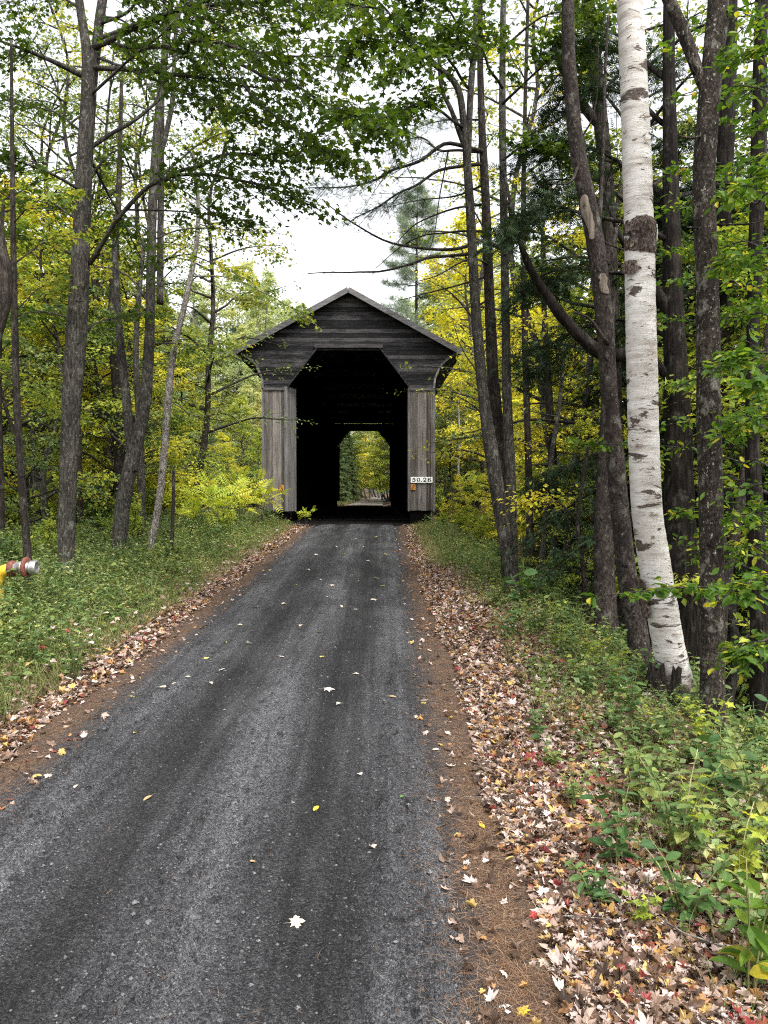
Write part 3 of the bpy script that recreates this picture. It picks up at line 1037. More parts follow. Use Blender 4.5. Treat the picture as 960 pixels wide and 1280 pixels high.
def hw(a0, a1, n=22, thick=.040, thin=.018):
    a = np.radians(np.linspace(a0, a1, n))
    return thin + (thick - thin) * np.abs(np.cos(a)) ** 1.5
for ch, cx in (('5', -.305), ('0', -.125), ('.', -.002), ('2', .125), ('6', .305)):
    g = Geo()
    H2 = .078
    if ch == '0':
        stroke(g, arc(cx, 0, .050, H2 - .008, 0, 360, 34), hw(0, 360, 34))
    elif ch == '.':
        box(g, cx - .016, cx + .016, -.0155, -.0125, -H2, -H2 + .032)
    elif ch == '5':
        stroke(g, [(cx - .048, H2 - .014), (cx + .055, H2 - .014)], .028)
        stroke(g, [(cx - .040, H2), (cx - .046, .010)], .018, -.0158)
        stroke(g, arc(cx - .002, -.026, .052, .048, 140, -150, 26), hw(140, -150, 26), -.0161)
        box(g, cx - .066, cx - .034, -.0164, -.0125, -.062, -.034)
    elif ch == '2':
        stroke(g, arc(cx, .032, .048, .042, 165, -25, 22), hw(165, -25), -.0155)
        stroke(g, [(cx + .044, .014), (cx + .01, -.022), (cx - .05, -.062)], [.036, .028, .022], -.0158)
        stroke(g, [(cx - .062, -H2 + .013), (cx + .062, -H2 + .013)], .027, -.0161)
        box(g, cx - .064, cx - .032, -.0164, -.0125, .024, .052)
    else:
        stroke(g, arc(cx + .002, -.030, .049, .042, 0, 360, 30), hw(0, 360, 30))
        stroke(g, arc(cx + .030, -.012, .078, .084, 185, 85, 18), [.040] * 8 + [.032] * 4 + [.02] * 6, -.0158)
        box(g, cx + .028, cx + .058, -.0161, -.0125, .036, .062)
    link('numeral', g, M['black'], sg, local=True, smooth=False)

def marker(x, z, w, lean, label):
    e = empty('hazard_marker', b2w(x, -.085, z), label, 'marker', rz=BR)
    g = Geo(); box(g, -w / 2, w / 2, -.006, .006, -.11, .11)
    link('marker_plate', g, M['amber'], e, local=True, smooth=False)
    for k in range(-1, 2):
        g = Geo()
        c = k * w * .36
        hw, sl = w * .085, lean * .10
        pts = [(c - hw - sl, -.10), (c + hw - sl, -.10), (c + hw + sl, .10), (c - hw + sl, .10)]
        pts = [(float(np.clip(a, -w / 2 + .004, w / 2 - .004)), b) for a, b in pts]
        prism(g, pts, -.010, -.0075)
        link('stripe', g, M['black'], e, local=True, smooth=False)
marker(2.54, 1.46, .19, 1, 'small amber and black striped marker just below the white number sign')
marker(-2.63, 1.43, .17, -1, 'small amber and black striped marker on the post without a number sign')

# ================================================================== DRY HYDRANT
HY = 8.6
hy = at(22, 711, HY)
hb = np.array([hy[0] - .155, HY, gz(hy[0] - .2, HY)])
hyd = empty('dry_hydrant', hb, 'yellow elbow pipe with rusty clamp and silver cap standing in roadside weeds', 'hydrant')
zc = hy[2]
cx = hb[0]
def lathe_x(prof, yc, zcen, tilt=0, sides=28):
    g = Geo()
    P = np.array([(x, yc, zcen + tilt * (x - prof[0][0])) for x, r in prof])
    a = np.linspace(0, 2 * math.pi, sides, endpoint=False)
    V = np.concatenate([np.stack([np.full(sides, p[0]), p[1] + r * np.cos(a), p[2] + r * np.sin(a)], -1) for p, (x, r) in zip(P, prof)])
    n = len(prof)
    g.add(V, [(i * sides + j, i * sides + (j + 1) % sides, (i + 1) * sides + (j + 1) % sides, (i + 1) * sides + j) for i in range(n - 1) for j in range(sides)])
    return g
g = Geo()
el = [(cx - .08, HY, hb[2] - .2), (cx - .08, HY, zc - .30), (cx - .075, HY, zc - .14), (cx - .02, HY, zc - .035), (cx + .09, HY, zc - .008)]
tube(g, resample(el, 26), .072, 20)
link('elbow_pipe', g, M['ypipe'], hyd)
link('pipe_clamp', lathe_x([(cx + .06, 0), (cx + .06, .084), (cx + .075, .09), (cx + .115, .09), (cx + .125, .082), (cx + .125, 0)], HY, zc, .06), M['rust'], hyd)
link('coupling', lathe_x([(cx + .12, .07), (cx + .2, .07), (cx + .2, .078), (cx + .215, .078), (cx + .215, .066), (cx + .32, .066)], HY, zc + .005, .06), M['alu'], hyd)
link('flange', lathe_x([(cx + .235, 0), (cx + .235, .115), (cx + .262, .118), (cx + .272, .10), (cx + .272, 0)], HY, zc + .015, .06), M['rust'], hyd)
link('end_cap', lathe_x([(cx + .30, .0), (cx + .30, .082), (cx + .312, .082), (cx + .37, .082), (cx + .38, .076), (cx + .38, .056), (cx + .368, .05), (cx + .368, 0)], HY, zc + .012, .06), M['alu'], hyd)

hyd.location = tuple(np.array(hyd.location) * (10.6 / 8.6) + CAM * (1 - 10.6 / 8.6))
hyd.scale = (1.233,) * 3

# ================================================================== TREES NEAR THE ROAD, each traced to its own place and size
def hand_tree(name, label, cat, Y, stems, bark, boughs=(), leaf=None, tmpl=MAPLE, rough=.012, rscale=(14, 14, 4), sides=16, flare=.45, seed=1, scars=(), rings=70, crown='crown', group=None):
    global rng
    rng = np.random.default_rng(seed * 31 + 5)
    w, lv = Geo(), Leaves()
    first = True
    root = None
    for st in stems:
        P = []
        for p in st:
            q = at(p[0], p[1], Y + (p[3] if len(p) > 3 else 0))
            P.append((*q, p[2] / 2 / pxm(Y)))
        P = np.array(P)
        gl = gz(P[0, 0], P[0, 1])
        if first or P[0, 2] < gl + .6:
            P[0, 2] = min(P[0, 2], gl - .12)
        C = resample(P, rings if first else max(30, rings * 2 // 3))
        tube(w, C[:, :3], np.maximum(C[:, 3], .006), sides if first else max(8, sides - 4), rough if first else rough * .7, rscale, flare if first else 0, seed)
        if first:
            root = empty(name, (P[0, 0], P[0, 1], float(gl)), label, cat, group)
        first = False
    for b in boughs:
        pts = [at(p[0], p[1], Y + (p[2] if len(p) > 2 else 0)) for p in b[0]]
        bough(w, lv, pts, *b[1:6], **(b[6] if len(b) > 6 else {}))
    link('trunk', w, bark, root)
    if lv.count():
        link(crown, lv.geo(tmpl), leaf, root, smooth=False)
    return root
#           points                                             r0   spread twigs lpt lsize
maple_L = hand_tree('maple_tree', 'big straight grey trunk with black knots standing behind the yellow hydrant', 'tree', 13.0,
    [[(83, 755, 22), (83, 700, 20.5), (85, 600, 21), (89, 510, 23), (94, 440, 25), (98, 374, 24), (102, 290, 21), (106, 200, 19), (111, 110, 18), (108, 60, 12), (99, 0, 10), (84, -130, 8)],
     [(111, 130, 14), (119, 70, 12), (128, 0, 11), (150, -140, 8)]],
    M['bark_maple'],
    [([(104, 95), (50, 70, -.5), (-30, 40, -1)], .05, .9, 20, 16, .098),
     ([(114, 84), (200, 92, -.8), (345, 112, -1.8)], .045, 1.15, 34, 16, .098),
     ([(112, 330), (150, 275, -.3), (200, 225, -.9), (300, 222, -1.6), (392, 258, -2.4)], .042, 1.1, 46, 16, .098),
     ([(200, 230, -.9), (280, 195, -1.4), (375, 190, -2)], .03, 1.0, 34, 16, .098),
     ([(106, 190), (190, 130, .4), (280, 60, .8)], .04, 1.1, 30, 16, .098),
     ([(116, 60), (220, 20, -1.5), (400, -10, -3)], .05, 1.3, 44, 16, .098),
     ([(120, 50), (250, 60, -2), (420, 70, -4)], .04, 1.2, 46, 16, .098),
     ([(120, 50), (300, -10, -3), (470, 10, -5)], .04, 1.2, 46, 16, .098),
     ([(300, 80, -2.6), (390, 120, -3.5), (480, 160, -4.4)], .02, .9, 40, 16, .098),
     ([(300, 100, -2.2), (370, 165, -2.6), (440, 205, -3)], .02, .8, 34, 16, .098),
     ([(105, 240), (60, 215, -.6), (-10, 190, -1.2)], .03, .8, 18, 16, .098),
     ([(99, 320), (50, 300, .8), (0, 290, 1.6)], .03, .9, 20, 16, .098),
     ([(108, 190), (140, 250, 1), (180, 330, 2)], .03, .9, 22, 16, .098),
     ([(118, 70), (220, 110, -1.2), (330, 150, -2.2)], .025, 1.1, 36, 16, .098),
     ([(112, 120), (180, 60, -1), (280, -10, -1.8)], .025, 1.1, 34, 16, .098),
     ([(160, 262, -.4), (230, 265, -.6), (310, 275, -.9)], .015, .7, 24, 15, .095),
     ([(125, 30), (240, -20, -1.5), (360, -40, -2.6)], .025, 1.2, 34, 16, .098),
     ([(102, 280), (60, 250, .5), (20, 250, 1)], .02, .9, 22, 13, .085),
     ([(108, 170), (70, 140, .8), (20, 130, 1.5)], .02, 1.0, 24, 13, .085),
     ([(104, 230), (140, 190, .6), (170, 180, 1.2)], .02, .9, 22, 13, .085),
     ([(99, 10), (60, -10, .4), (10, 10, .8)], .02, 1.0, 24, 13, .085),
     ([(125, 20), (160, 30, .5), (200, 80, 1)], .02, 1.0, 24, 13, .085),
     ([(92, 430), (130, 400, 1.5), (190, 390, 3)], .025, .9, 18, 16, .098),
     ([(95, 400), (50, 390, 1.2), (-5, 400, 2)], .02, .8, 18, 16, .098)],
    M['maple'], MAPLET, .008, (10, 10, 3), 20, .25, 2)
hand_tree('maple_tree', 'dark trunk curving out low then straight up beside a pale leaning birch', 'tree', 16.0,
    [[(149, 745, 22), (149, 690, 20), (153, 635, 19), (164, 580, 18), (180, 510, 15.5), (186, 440, 13), (188, 370, 11.5), (191, 250, 11), (200, 120, 9), (212, 20, 7), (222, -120, 5)],
     [(166, 590, 13), (158, 500, 11), (148, 400, 9), (143, 300, 6)],
     [(194, 220, 7), (215, 130, 6), (220, 40, 5), (240, -60, 4)],
     [(200, 380, 9, .5), (201, 250, 8, .6), (203, 120, 6, .8), (206, 0, 5, 1)]],
    M['bark_maple'],
    [([(193, 230), (250, 180, .5), (320, 150, 1)], .03, 1.2, 26, 14, .10),
     ([(198, 130), (150, 60, .5), (60, 20, 1)], .03, 1.2, 22, 14, .10),
     ([(203, 90), (270, 40, .6), (350, 30, 1.2)], .03, 1.3, 26, 14, .10),
     ([(190, 300), (240, 285, .4), (350, 292, .8)], .018, .8, 14, 10, .09),
     ([(188, 330), (240, 320, -.6), (300, 345, -1)], .02, .9, 20, 12, .10),
     ([(188, 380), (150, 340, .5), (90, 330, 1)], .02, 1.0, 22, 12, .10),
     ([(186, 430), (230, 430, .8), (270, 440, 1.5)], .02, .9, 18, 12, .10),
     ([(160, 560), (120, 530, .8), (70, 520, 1.5)], .015, .9, 16, 12, .10)],
    M['mixed'], MAPLET, .012, (14, 14, 4), 16, .4, 3)
hand_tree('birch_tree', 'slender pale mottled birch leaning and kinked beside the curved dark trunk', 'tree', 17.0,
    [[(183, 745, 12), (187, 690, 10), (195, 650, 9), (203, 590, 9), (210, 500, 9), (217, 440, 8), (231, 380, 7), (243, 320, 6.5), (248, 260, 5), (240, 180, 3)]],
    M['bark_pale'],
    [([(238, 345), (300, 350, .3), (385, 398, .2)], .02, .7, 26, 12, .085),
     ([(240, 340), (290, 370, .5), (330, 380, 1)], .015, .8, 22, 12, .09),
     ([(232, 385), (260, 420, -.3), (300, 430, -.6)], .012, .6, 14, 12, .09),
     ([(247, 280), (290, 290, .6), (350, 320, 1.2)], .014, .8, 20, 12, .085),
     ([(246, 260), (200, 230, .5), (160, 240, 1)], .012, .7, 14, 12, .085),
     ([(212, 500), (250, 520, .5), (290, 500, 1)], .012, .7, 16, 12, .085)],
    M['mixed'], MAPLET, .008, (16, 16, 6), 14, .3, 4)
hand_tree('young_tree', 'thin dark straight sapling growing directly behind the hydrant cap', 'tree', 11.5,
    [[(36, 745, 11), (34, 690, 10), (27, 600, 9), (21, 500, 8.5), (18, 380, 8), (16, 250, 6), (15, 150, 4.5), (14, 50, 3)]],
    M['bark_dark'],
    [([(17, 330), (60, 300, .5), (110, 290, 1)], .012, .6, 14, 10, .10), ([(16, 250), (-10, 235, .5), (-40, 230, 1)], .012, .6, 12, 10, .10),
     ([(16, 280), (50, 245, -.3), (90, 240, -.6)], .01, .5, 12, 10, .10), ([(20, 480), (0, 460, .5), (-30, 450, 1)], .01, .6, 12, 10, .10),
     ([(18, 390), (50, 360, .8), (75, 350, 1.5)], .01, .6, 14, 10, .10)],
    M['mixed'], MAPLET, .008, (14, 14, 4), 12, .3, 5)
hand_tree('burled_tree', 'dark rough trunk with a swollen burl at the edge of the woods', 'tree', 9.5,
    [[(-26, 800, 26), (-25, 690, 25), (-22, 560, 24), (-14, 440, 26), (-5, 380, 34), (-4, 340, 36), (-9, 300, 28), (-17, 220, 22), (-20, 60, 20), (-24, -60, 16)]],
    M['bark_dark'], rough=.03, rscale=(12, 12, 7), seed=6)
hand_tree('dead_sapling', 'thin dead black stick with broken top near the pale leaning birch', 'dead tree', 16.5,
    [[(214, 735, 5), (215, 680, 4.5), (217, 620, 4), (217, 588, 4)]], M['bark_dark'], rough=.004, sides=10, seed=7)
for i, (pts, lab, Yy, lf) in enumerate([
    ([(150, 735, 14), (150, 600, 13), (147, 500, 12), (140, 400, 10), (148, 250, 7), (152, 100, 4)], 'dim upright trunk standing close behind the curved dark trunk', 20.5, 'mixed'),
    ([(178, 735, 11), (177, 640, 10), (175, 540, 9), (170, 430, 7), (180, 300, 5)], 'narrow dark pole trunk between the curved trunk and the pale birch', 19.0, 'mixed'),
    ([(101, 735, 7), (100, 640, 7), (99, 520, 6), (97, 420, 5), (92, 300, 4)], 'very thin dark sapling showing beside the big knotted trunk', 19.5, 'lime'),
    ([(52, 735, 8), (46, 620, 8), (38, 520, 7), (30, 450, 5)], 'pale thin slanting sapling among yellow leaves behind the hydrant', 21.0, 'yellow'),
    ([(2, 735, 10), (1, 620, 9), (-2, 500, 8), (0, 400, 6), (4, 250, 4)], 'thin trunk nearest the burled tree at the wood edge', 15.0, 'lime'),
    ([(128, 735, 9), (125, 620, 8), (128, 480, 7), (122, 330, 5)], 'faint grey sapling between the knotted trunk and the curved trunk', 24.0, 'yellow')]):
    tp = pts[-1]
    md = pts[len(pts) // 2]
    bs = []
    for q in range(7):
        f = pts[1 + q % (len(pts) - 1)]
        sx = 1 if q % 2 else -1
        bs.append(([(f[0], f[1]), (f[0] + sx * 35, f[1] - 18, .6), (f[0] + sx * rng.uniform(50, 90), f[1] - 8 + rng.uniform(-25, 25), 1.2)], .012, .9, 18, 12, .11))
    hand_tree('young_tree', lab, 'tree', Yy, [pts], M['bark_maple'] if i % 2 else M['bark_dark'], bs, M[lf], KITE, .006, sides=10, seed=20 + i)

# ---- right side
maple_R = hand_tree('maple_tree', 'clump of three leaning grey trunks rising from one base at the leafy verge', 'tree', 13.3,
    [[(647, 765, 19), (638, 710, 17), (626, 640, 18), (615, 570, 18), (605, 500, 14), (597, 420, 13), (592, 340, 12), (587, 250, 11), (581, 170, 9), (572, 110, 8), (545, 82, 7), (505, 45, 5), (450, -5, 4)],
     [(642, 725, 15, .15), (639, 640, 15, .25), (636, 560, 14, .3), (633.5, 484, 12, .35), (632, 400, 11, .4), (630, 280, 10, .4), (628, 150, 9, .4), (629, 0, 7, .4), (632, -120, 5, .4)],
     [(584, 215, 9), (588, 120, 8), (594, 40, 7), (597, -80, 5)],
     [(583, 190, 7), (565, 140, 6), (552, 110, 5), (548, 60, 4)]],
    M['bark_maple'],
    [([(545, 82), (510, 60, -.6), (430, 50, -1.2)], .025, 1.0, 32, 16, .115),
     ([(505, 45), (470, 0, -.5), (400, -20, -1)], .02, 1.0, 26, 16, .115),
     ([(580, 160), (530, 130, -1), (480, 150, -2)], .025, .9, 30, 16, .115),
     ([(585, 110), (545, 60, -1.5), (500, 90, -2.5)], .025, .9, 30, 16, .115),
     ([(590, 80), (560, 10, -1), (510, -10, -1.5)], .025, 1.0, 30, 16, .115),
     ([(628, 130), (670, 90, -.8), (720, 40, -1.4)], .025, 1.0, 28, 16, .11),
     ([(628, 110), (600, 60, -1), (560, 30, -2)], .025, 1.0, 28, 16, .11),
     ([(629, 60), (680, 20, -.5), (740, 10, -1)], .02, 1.0, 26, 16, .11),
     ([(629, 200), (660, 180, -.8), (700, 190, -1.2)], .02, .8, 20, 14, .11),
     ([(600, 470), (580, 440, -.3), (566, 400, -.5)], .012, .3, 0, 0, .1),
     ([(630, 320), (655, 300, -.4), (668, 280, -.6)], .012, .5, 10, 10, .1)],
    M['maple'], MAPLET, .012, (12, 12, 4), 18, .45, 8)
global_rng = rng
pineR = hand_tree('white_pine', 'pine with bare dark downswept branches and blue green needle tufts over the road', 'tree', 14.4,
    [[(637, 740, 18), (632, 650, 17), (625, 560, 16), (617, 480, 15), (612, 380, 13), (607, 250, 11), (602, 150, 9), (600, 40, 7), (601, -120, 5)]],
    M['bark_dark'],
    [([(607, 190), (560, 182, -.6), (510, 205, -1.2), (450, 232, -1.8), (385, 235, -2.2)], .04, .8, 40, 8, .13, dict(start=.35)),
     ([(607, 205), (550, 212, -.4), (500, 243, -1), (440, 275, -1.5)], .035, .75, 30, 7, .13, dict(start=.4)),
     ([(600, 190), (555, 190, .4), (520, 175, .8), (480, 190, 1)], .03, .7, 24, 8, .13, dict(start=.3)),
     ([(610, 300), (560, 312, -.5), (490, 304, -1), (440, 278, -1.4), (405, 252, -1.8)], .035, .35, 16, 0, .1),
     ([(611, 312), (550, 325, -.3), (480, 338, -.8), (385, 342, -1.2)], .035, .35, 12, 1, .1),
     ([(610, 290), (560, 290, .5), (515, 300, .8), (470, 335, 1)], .025, .3, 10, 0, .1),
     ([(609, 255), (565, 262, .3), (520, 280, .6), (490, 310, .8)], .025, .4, 12, 1, .1),
     ([(612, 330), (585, 325, -.6), (545, 345, -1), (520, 352, -1.2)], .02, .3, 10, 0, .1),
     ([(611, 345), (560, 360, -.2), (500, 375, -.4)], .02, .3, 8, 0, .1),
     ([(560, 190, -.5), (550, 240, -.6), (540, 300, -.7), (530, 330, -.8)], .012, .3, 8, 0, .1),
     ([(604, 150), (560, 150, .5), (520, 160, 1)], .02, .6, 18, 8, .13),
     ([(607, 230), (570, 245, .6), (525, 250, 1), (480, 260, 1.4)], .02, .55, 18, 6, .13)],
    M['pine'], TUFTN, .012, (16, 16, 4), 14, .3, 9, crown='crown')
hand_tree('young_tree', 'slim dark trunk standing just behind the three trunk clump', 'tree', 18.0,
    [[(666, 730, 12), (663, 690, 10), (660, 560, 8.5), (656, 420, 8), (654, 300, 7), (656, 150, 5), (660, 0, 4)]], M['bark_dark'],
    [([(655, 330), (690, 300, .6), (740, 290, 1)], .014, .9, 20, 12, .12), ([(655, 250), (630, 220, .6), (590, 210, 1)], .014, .9, 20, 12, .12), ([(656, 150), (690, 120, .6), (730, 90, 1)], .014, .9, 20, 12, .12), ([(657, 100), (630, 60, .6), (590, 60, 1)], .014, .9, 20, 12, .12)],
    M['yellow'], KITE, .008, sides=12, seed=10)
leaner = hand_tree('leaning_tree', 'brown leaning trunk with bare stripped patches beside the white birch', 'tree', 9.3,
    [[(802, 830, 30), (796, 785, 26), (786, 734, 24), (776, 650, 23), (768, 560, 22), (762, 500, 21), (757, 420, 21), (748, 330, 22), (737, 265, 22), (722, 190, 19), (714, 110, 17), (710, 40, 16), (711, -100, 13)],
     [(757, 330, 10, .05), (768, 300, 7, .05), (770, 285, 5, .05)],
     [(744, 310, 11, .1), (752, 230, 5, .15), (756, 100, 4, .1), (760, 20, 3, .1)]],
    M['bark_brown'],
    [([(760, 430, -.1), (738, 398, -.15), (716, 390, -.2)], .03, .3, 0, 0, .1), ([(724, 205), (712, 228, -.3), (684, 229, -.4)], .022, .2, 0, 0, .1),
     ([(748, 300), (790, 315, -.2), (830, 318, -.3)], .012, .3, 4, 0, .1), ([(722, 180), (742, 140, -.1), (748, 60, -.2)], .01, .2, 3, 0, .1)],
    None, MAPLET, .012, (16, 16, 4), 22, .35, 11, rings=110)
birch = hand_tree('birch_tree', 'big white paper birch with black bark marks and flared leaning base', 'tree', 8.0,
    [[(853, 895, 47), (845, 852, 42), (837, 815, 39.5), (830, 775, 39), (819, 710, 39), (809, 640, 37.5), (805, 560, 37.5), (803, 480, 37.5), (801, 400, 37), (799, 300, 36), (796, 200, 35), (792, 100, 33), (787, 0, 31), (782, -120, 28)]],
    M['birch'], [([(820, 303), (822, 290, -.03), (821, 280, -.02)], .009, .1, 0, 0, .1)], None, MAPLET, .009, (6, 6, 14), 32, .06, 12, rings=170)

def trunk_patch(parent, name, pts, Y, a0, a1, mat, thick=.012, rough=.012, seed=1, sides=14):
    """a raised or stripped patch of bark wrapped round part of a trunk; angles in degrees from the side facing the road"""
    P = np.array([(*at(p[0], p[1], Y), p[2] / 2 / pxm(Y)) for p in pts])
    C = resample(P, 22)
    t = np.linspace(0, 1, 22)
    g = Geo()
    rings = []
    for side in (0, 1):
        V = np.zeros((22, sides, 3))
        for i in range(22):
            e = math.sin(math.pi * min(1, max(0, t[i]))) ** .35
            wob = .18 * vnoise(np.array([[t[i] * 6, seed, 3.3]]), seed)[0]
            mid = (a0 + a1) / 2 + wob * (a1 - a0)
            half = (a1 - a0) / 2 * (.35 + .65 * e) * (1 + .35 * vnoise(np.array([[t[i] * 9, seed, 7.3]]), seed + 3)[0])
            a = np.radians(np.linspace(mid - half, mid + half, sides)) - math.pi / 2
            k = (np.sin(np.linspace(0, math.pi, sides)) ** .4) * e
            r = C[i, 3] + (thick * k if side else -.02)
            V[i] = C[i, :3] + np.stack([np.cos(a) * r, np.sin(a) * r, np.zeros(sides)], -1)
        if side:
            n = fbm(V * np.array([30, 30, 9]), 3, seed)
            ctr = C[:, None, :3]
            V = V + unit((V - ctr) * np.array([1, 1, 0])) * (n * rough)[..., None]
        i = np.arange(21)[:, None] * sides
        j = np.arange(sides - 1)[None]
        Q = np.stack([i + j, i + j + 1, i + sides + j + 1, i + sides + j], -1).reshape(-1, 4)
        rings.append((V.reshape(-1, 3), Q))
    g.add(*rings[1])
    return link(name, g, mat, parent)
M['scar'] = barkmat('torn_birch_scar', (.02, .014, .012), (.09, .066, .054), (.24, .19, .16), 1.4, (.4, .36, .32), .68, .5, 1.0)
M['stripped'] = barkmat('stripped_grey_wood', (.08, .065, .05), (.17, .14, .11), (.27, .23, .19), 1.0, (.3, .27, .23), .7, .1, .4)
trunk_patch(birch, 'bark_scar', [(800, 320, 36.5), (799, 300, 37), (799, 276, 37)], 8.0, -100, 95, M['scar'], .010, .022, 3, 26)
trunk_patch(birch, 'bark_scar', [(794, 346, 38), (794, 330, 38)], 8.0, -75, 5, M['scar'], .004, .006, 5)
def peel(parent, pts, Y, n, mat, seed):
    global rng
    rng = np.random.default_rng(seed)
    P = np.array([(*at(p[0], p[1], Y), p[2] / 2 / pxm(Y)) for p in pts])
    C = resample(P, 60)
    for q in range(n):
        g = Geo()
        c = C[rng.integers(2, 58)]
        a0 = math.radians(rng.uniform(-175, 5))
        span, h, lift = rng.uniform(.15, .5), rng.uniform(.008, .035), rng.uniform(.008, .035)
        V = []
        m = 9
        for i in range(m):
            f = i / (m - 1)
            a = a0 + span * f
            r = c[3] + .010 + lift * f ** 2
            tw = h * (1 - .5 * f)
            for z in (-tw / 2 + rng.normal() * .001, tw / 2 + lift * .3 * f + rng.normal() * .001):
                V.append((c[0] + math.cos(a) * r, c[1] + math.sin(a) * r, c[2] + z))
        g.add(V, [(2 * i, 2 * i + 2, 2 * i + 3, 2 * i + 1) for i in range(m - 1)])
        link('bark_curl', g, mat, parent)
M['peel'] = barkmat('peeling_birch_bark', (.16, .12, .085), (.36, .30, .23), (.56, .50, .42), .6, (.6, .56, .5), .62, .6, .3)
peel(birch, [(837, 815, 39.5), (819, 710, 39), (805, 560, 37.5), (801, 400, 37), (796, 200, 35), (787, 0, 31)], 8.0, 24, M['peel'], 5)
trunk_patch(leaner, 'bare_patch', [(739, 303, 24.5), (733, 275, 25), (728, 248, 25)], 9.3, -35, 20, M['stripped'], .006, .006, 7)
trunk_patch(leaner, 'bare_patch', [(753, 370, 24), (750, 345, 24)], 9.3, -25, 25, M['stripped'], .005, .005, 9)
trunk_patch(birch, 'bark_scar', [(826, 772, 47), (817, 735, 44), (812, 720, 43)], 8.0, -88, -40, M['scar'], .006, .008, 15)

dark_R = hand_tree('dark_tree', 'dark lichen flecked upright trunk standing just past the white birch', 'tree', 7.2,
    [[(892, 935, 36), (891, 870, 30), (890, 760, 29), (889, 650, 29), (886, 520, 29), (885, 400, 28), (882, 300, 27), (880, 220, 27), (886, 130, 26), (893, 60, 26), (898, 0, 25), (902, -120, 21)],
     [(882, 120, 9), (872, 90, 13), (860, 55, 15), (845, 20, 15), (828, -20, 14), (800, -90, 12)]],
    M['bark_scaly'],
    [([(876, 285), (865, 284, -.1), (858, 284, -.1)], .012, .1, 0, 0, .1), ([(894, 281), (930, 280, -.2), (962, 275, -.3)], .008, .2, 2, 0, .1),
     ([(880, 170), (860, 172, -.2), (845, 168, -.3)], .012, .1, 0, 0, .1), ([(870, 95), (862, 80, -.1), (858, 40, -.2), (860, 0, -.2)], .012, .1, 0, 0, .1)],
    None, MAPLET, .011, (18, 18, 8), 26, .3, 13, rings=150)
hand_tree('hemlock_stump_tree', 'reddish dark trunk standing behind the brown leaning tree', 'tree', 11.3,
    [[(760, 800, 34), (757, 760, 28), (755, 680, 25), (757, 600, 22), (760, 500, 17), (762, 380, 13)]], M['bark_brown'], rough=.015, seed=14)
hemA = hand_tree('hemlock_tree', 'massive dark ridged trunk with drooping dark green boughs behind the white birch', 'tree', 11.2,
    [[(858, 830, 52), (853, 770, 44), (851, 700, 40), (849, 600, 36), (845, 480, 30), (841, 350, 24), (838, 200, 18), (836, 50, 14), (836, -120, 10)],
     [(836, 470, 12), (800, 440, 14), (760, 445, 17), (720, 415, 15), (690, 378, 13), (660, 330, 9), (642, 270, 6, .3), (630, 215, 3, .6)],
     [(836, 390, 16), (800, 330, 11), (775, 295, 7), (755, 240, 3)]],
    M['bark_hemlock'],
    [([(836, 300), (760, 270, -.4), (680, 260, -.6), (630, 290, -.8)], .04, 1.0, 40, 17, .19),
     ([(836, 250), (770, 200, .8), (700, 180, 1.2), (650, 200, 1.6)], .04, 1.0, 40, 17, .19),
     ([(836, 350), (760, 340, 1), (690, 340, 1.4), (640, 380, 1.8)], .04, 1.0, 40, 17, .19),
     ([(836, 420), (770, 400, 1.6), (710, 420, 2), (650, 450, 2.4)], .04, 1.0, 40, 17, .19),
     ([(838, 160), (780, 120, .5), (720, 110, 1), (690, 140, 1.2)], .04, .9, 34, 17, .19),
     ([(836, 100), (770, 60, .8), (700, 60, 1.5)], .04, .9, 30, 17, .19),
     ([(846, 620), (770, 610, 1), (700, 640, 1.4), (650, 680, 1.6)], .03, .8, 18, 12, .19),
     ([(848, 660), (780, 660, .4), (720, 690, .6), (670, 730, .8)], .03, .7, 16, 12, .19),
     ([(846, 560), (790, 560, 1), (740, 570, 2)], .03, .7, 12, 10, .19),
     ([(842, 470), (900, 450, 1), (960, 470, 2)], .03, 1.0, 30, 17, .19),
     ([(842, 380), (900, 350, 1), (970, 360, 2)], .03, 1.0, 30, 17, .19),
     ([(846, 560), (900, 560, 1), (970, 590, 2)], .03, 1.0, 30, 17, .19),
     ([(838, 250), (900, 230, 1), (970, 240, 2)], .03, 1.0, 30, 17, .19),
     ([(849, 690), (900, 690, 1), (960, 710, 2)], .03, .9, 26, 17, .19)],
    M['hemlock'], FROND, .03, (8, 8, 1.6), 26, .35, 15, rings=90)
hand_tree('hemlock_tree', 'tall dark trunk rising behind the dark lichen flecked tree', 'tree', 12.5,
    [[(908, 830, 24), (906, 700, 21), (904, 560, 20), (903, 420, 20), (905, 250, 20), (910, 100, 20), (914, -80, 16)]], M['bark_hemlock'],
    [([(905, 300), (950, 280, .5), (1000, 300, 1)], .03, .9, 24, 17, .19), ([(906, 200), (870, 170, .6), (830, 190, 1)], .03, .9, 26, 17, .19), ([(908, 130), (960, 100, .6), (1000, 110, 1)], .03, .9, 24, 17, .19)],
    M['hemlock'], FROND, .02, (10, 10, 2), 18, .3, 16)
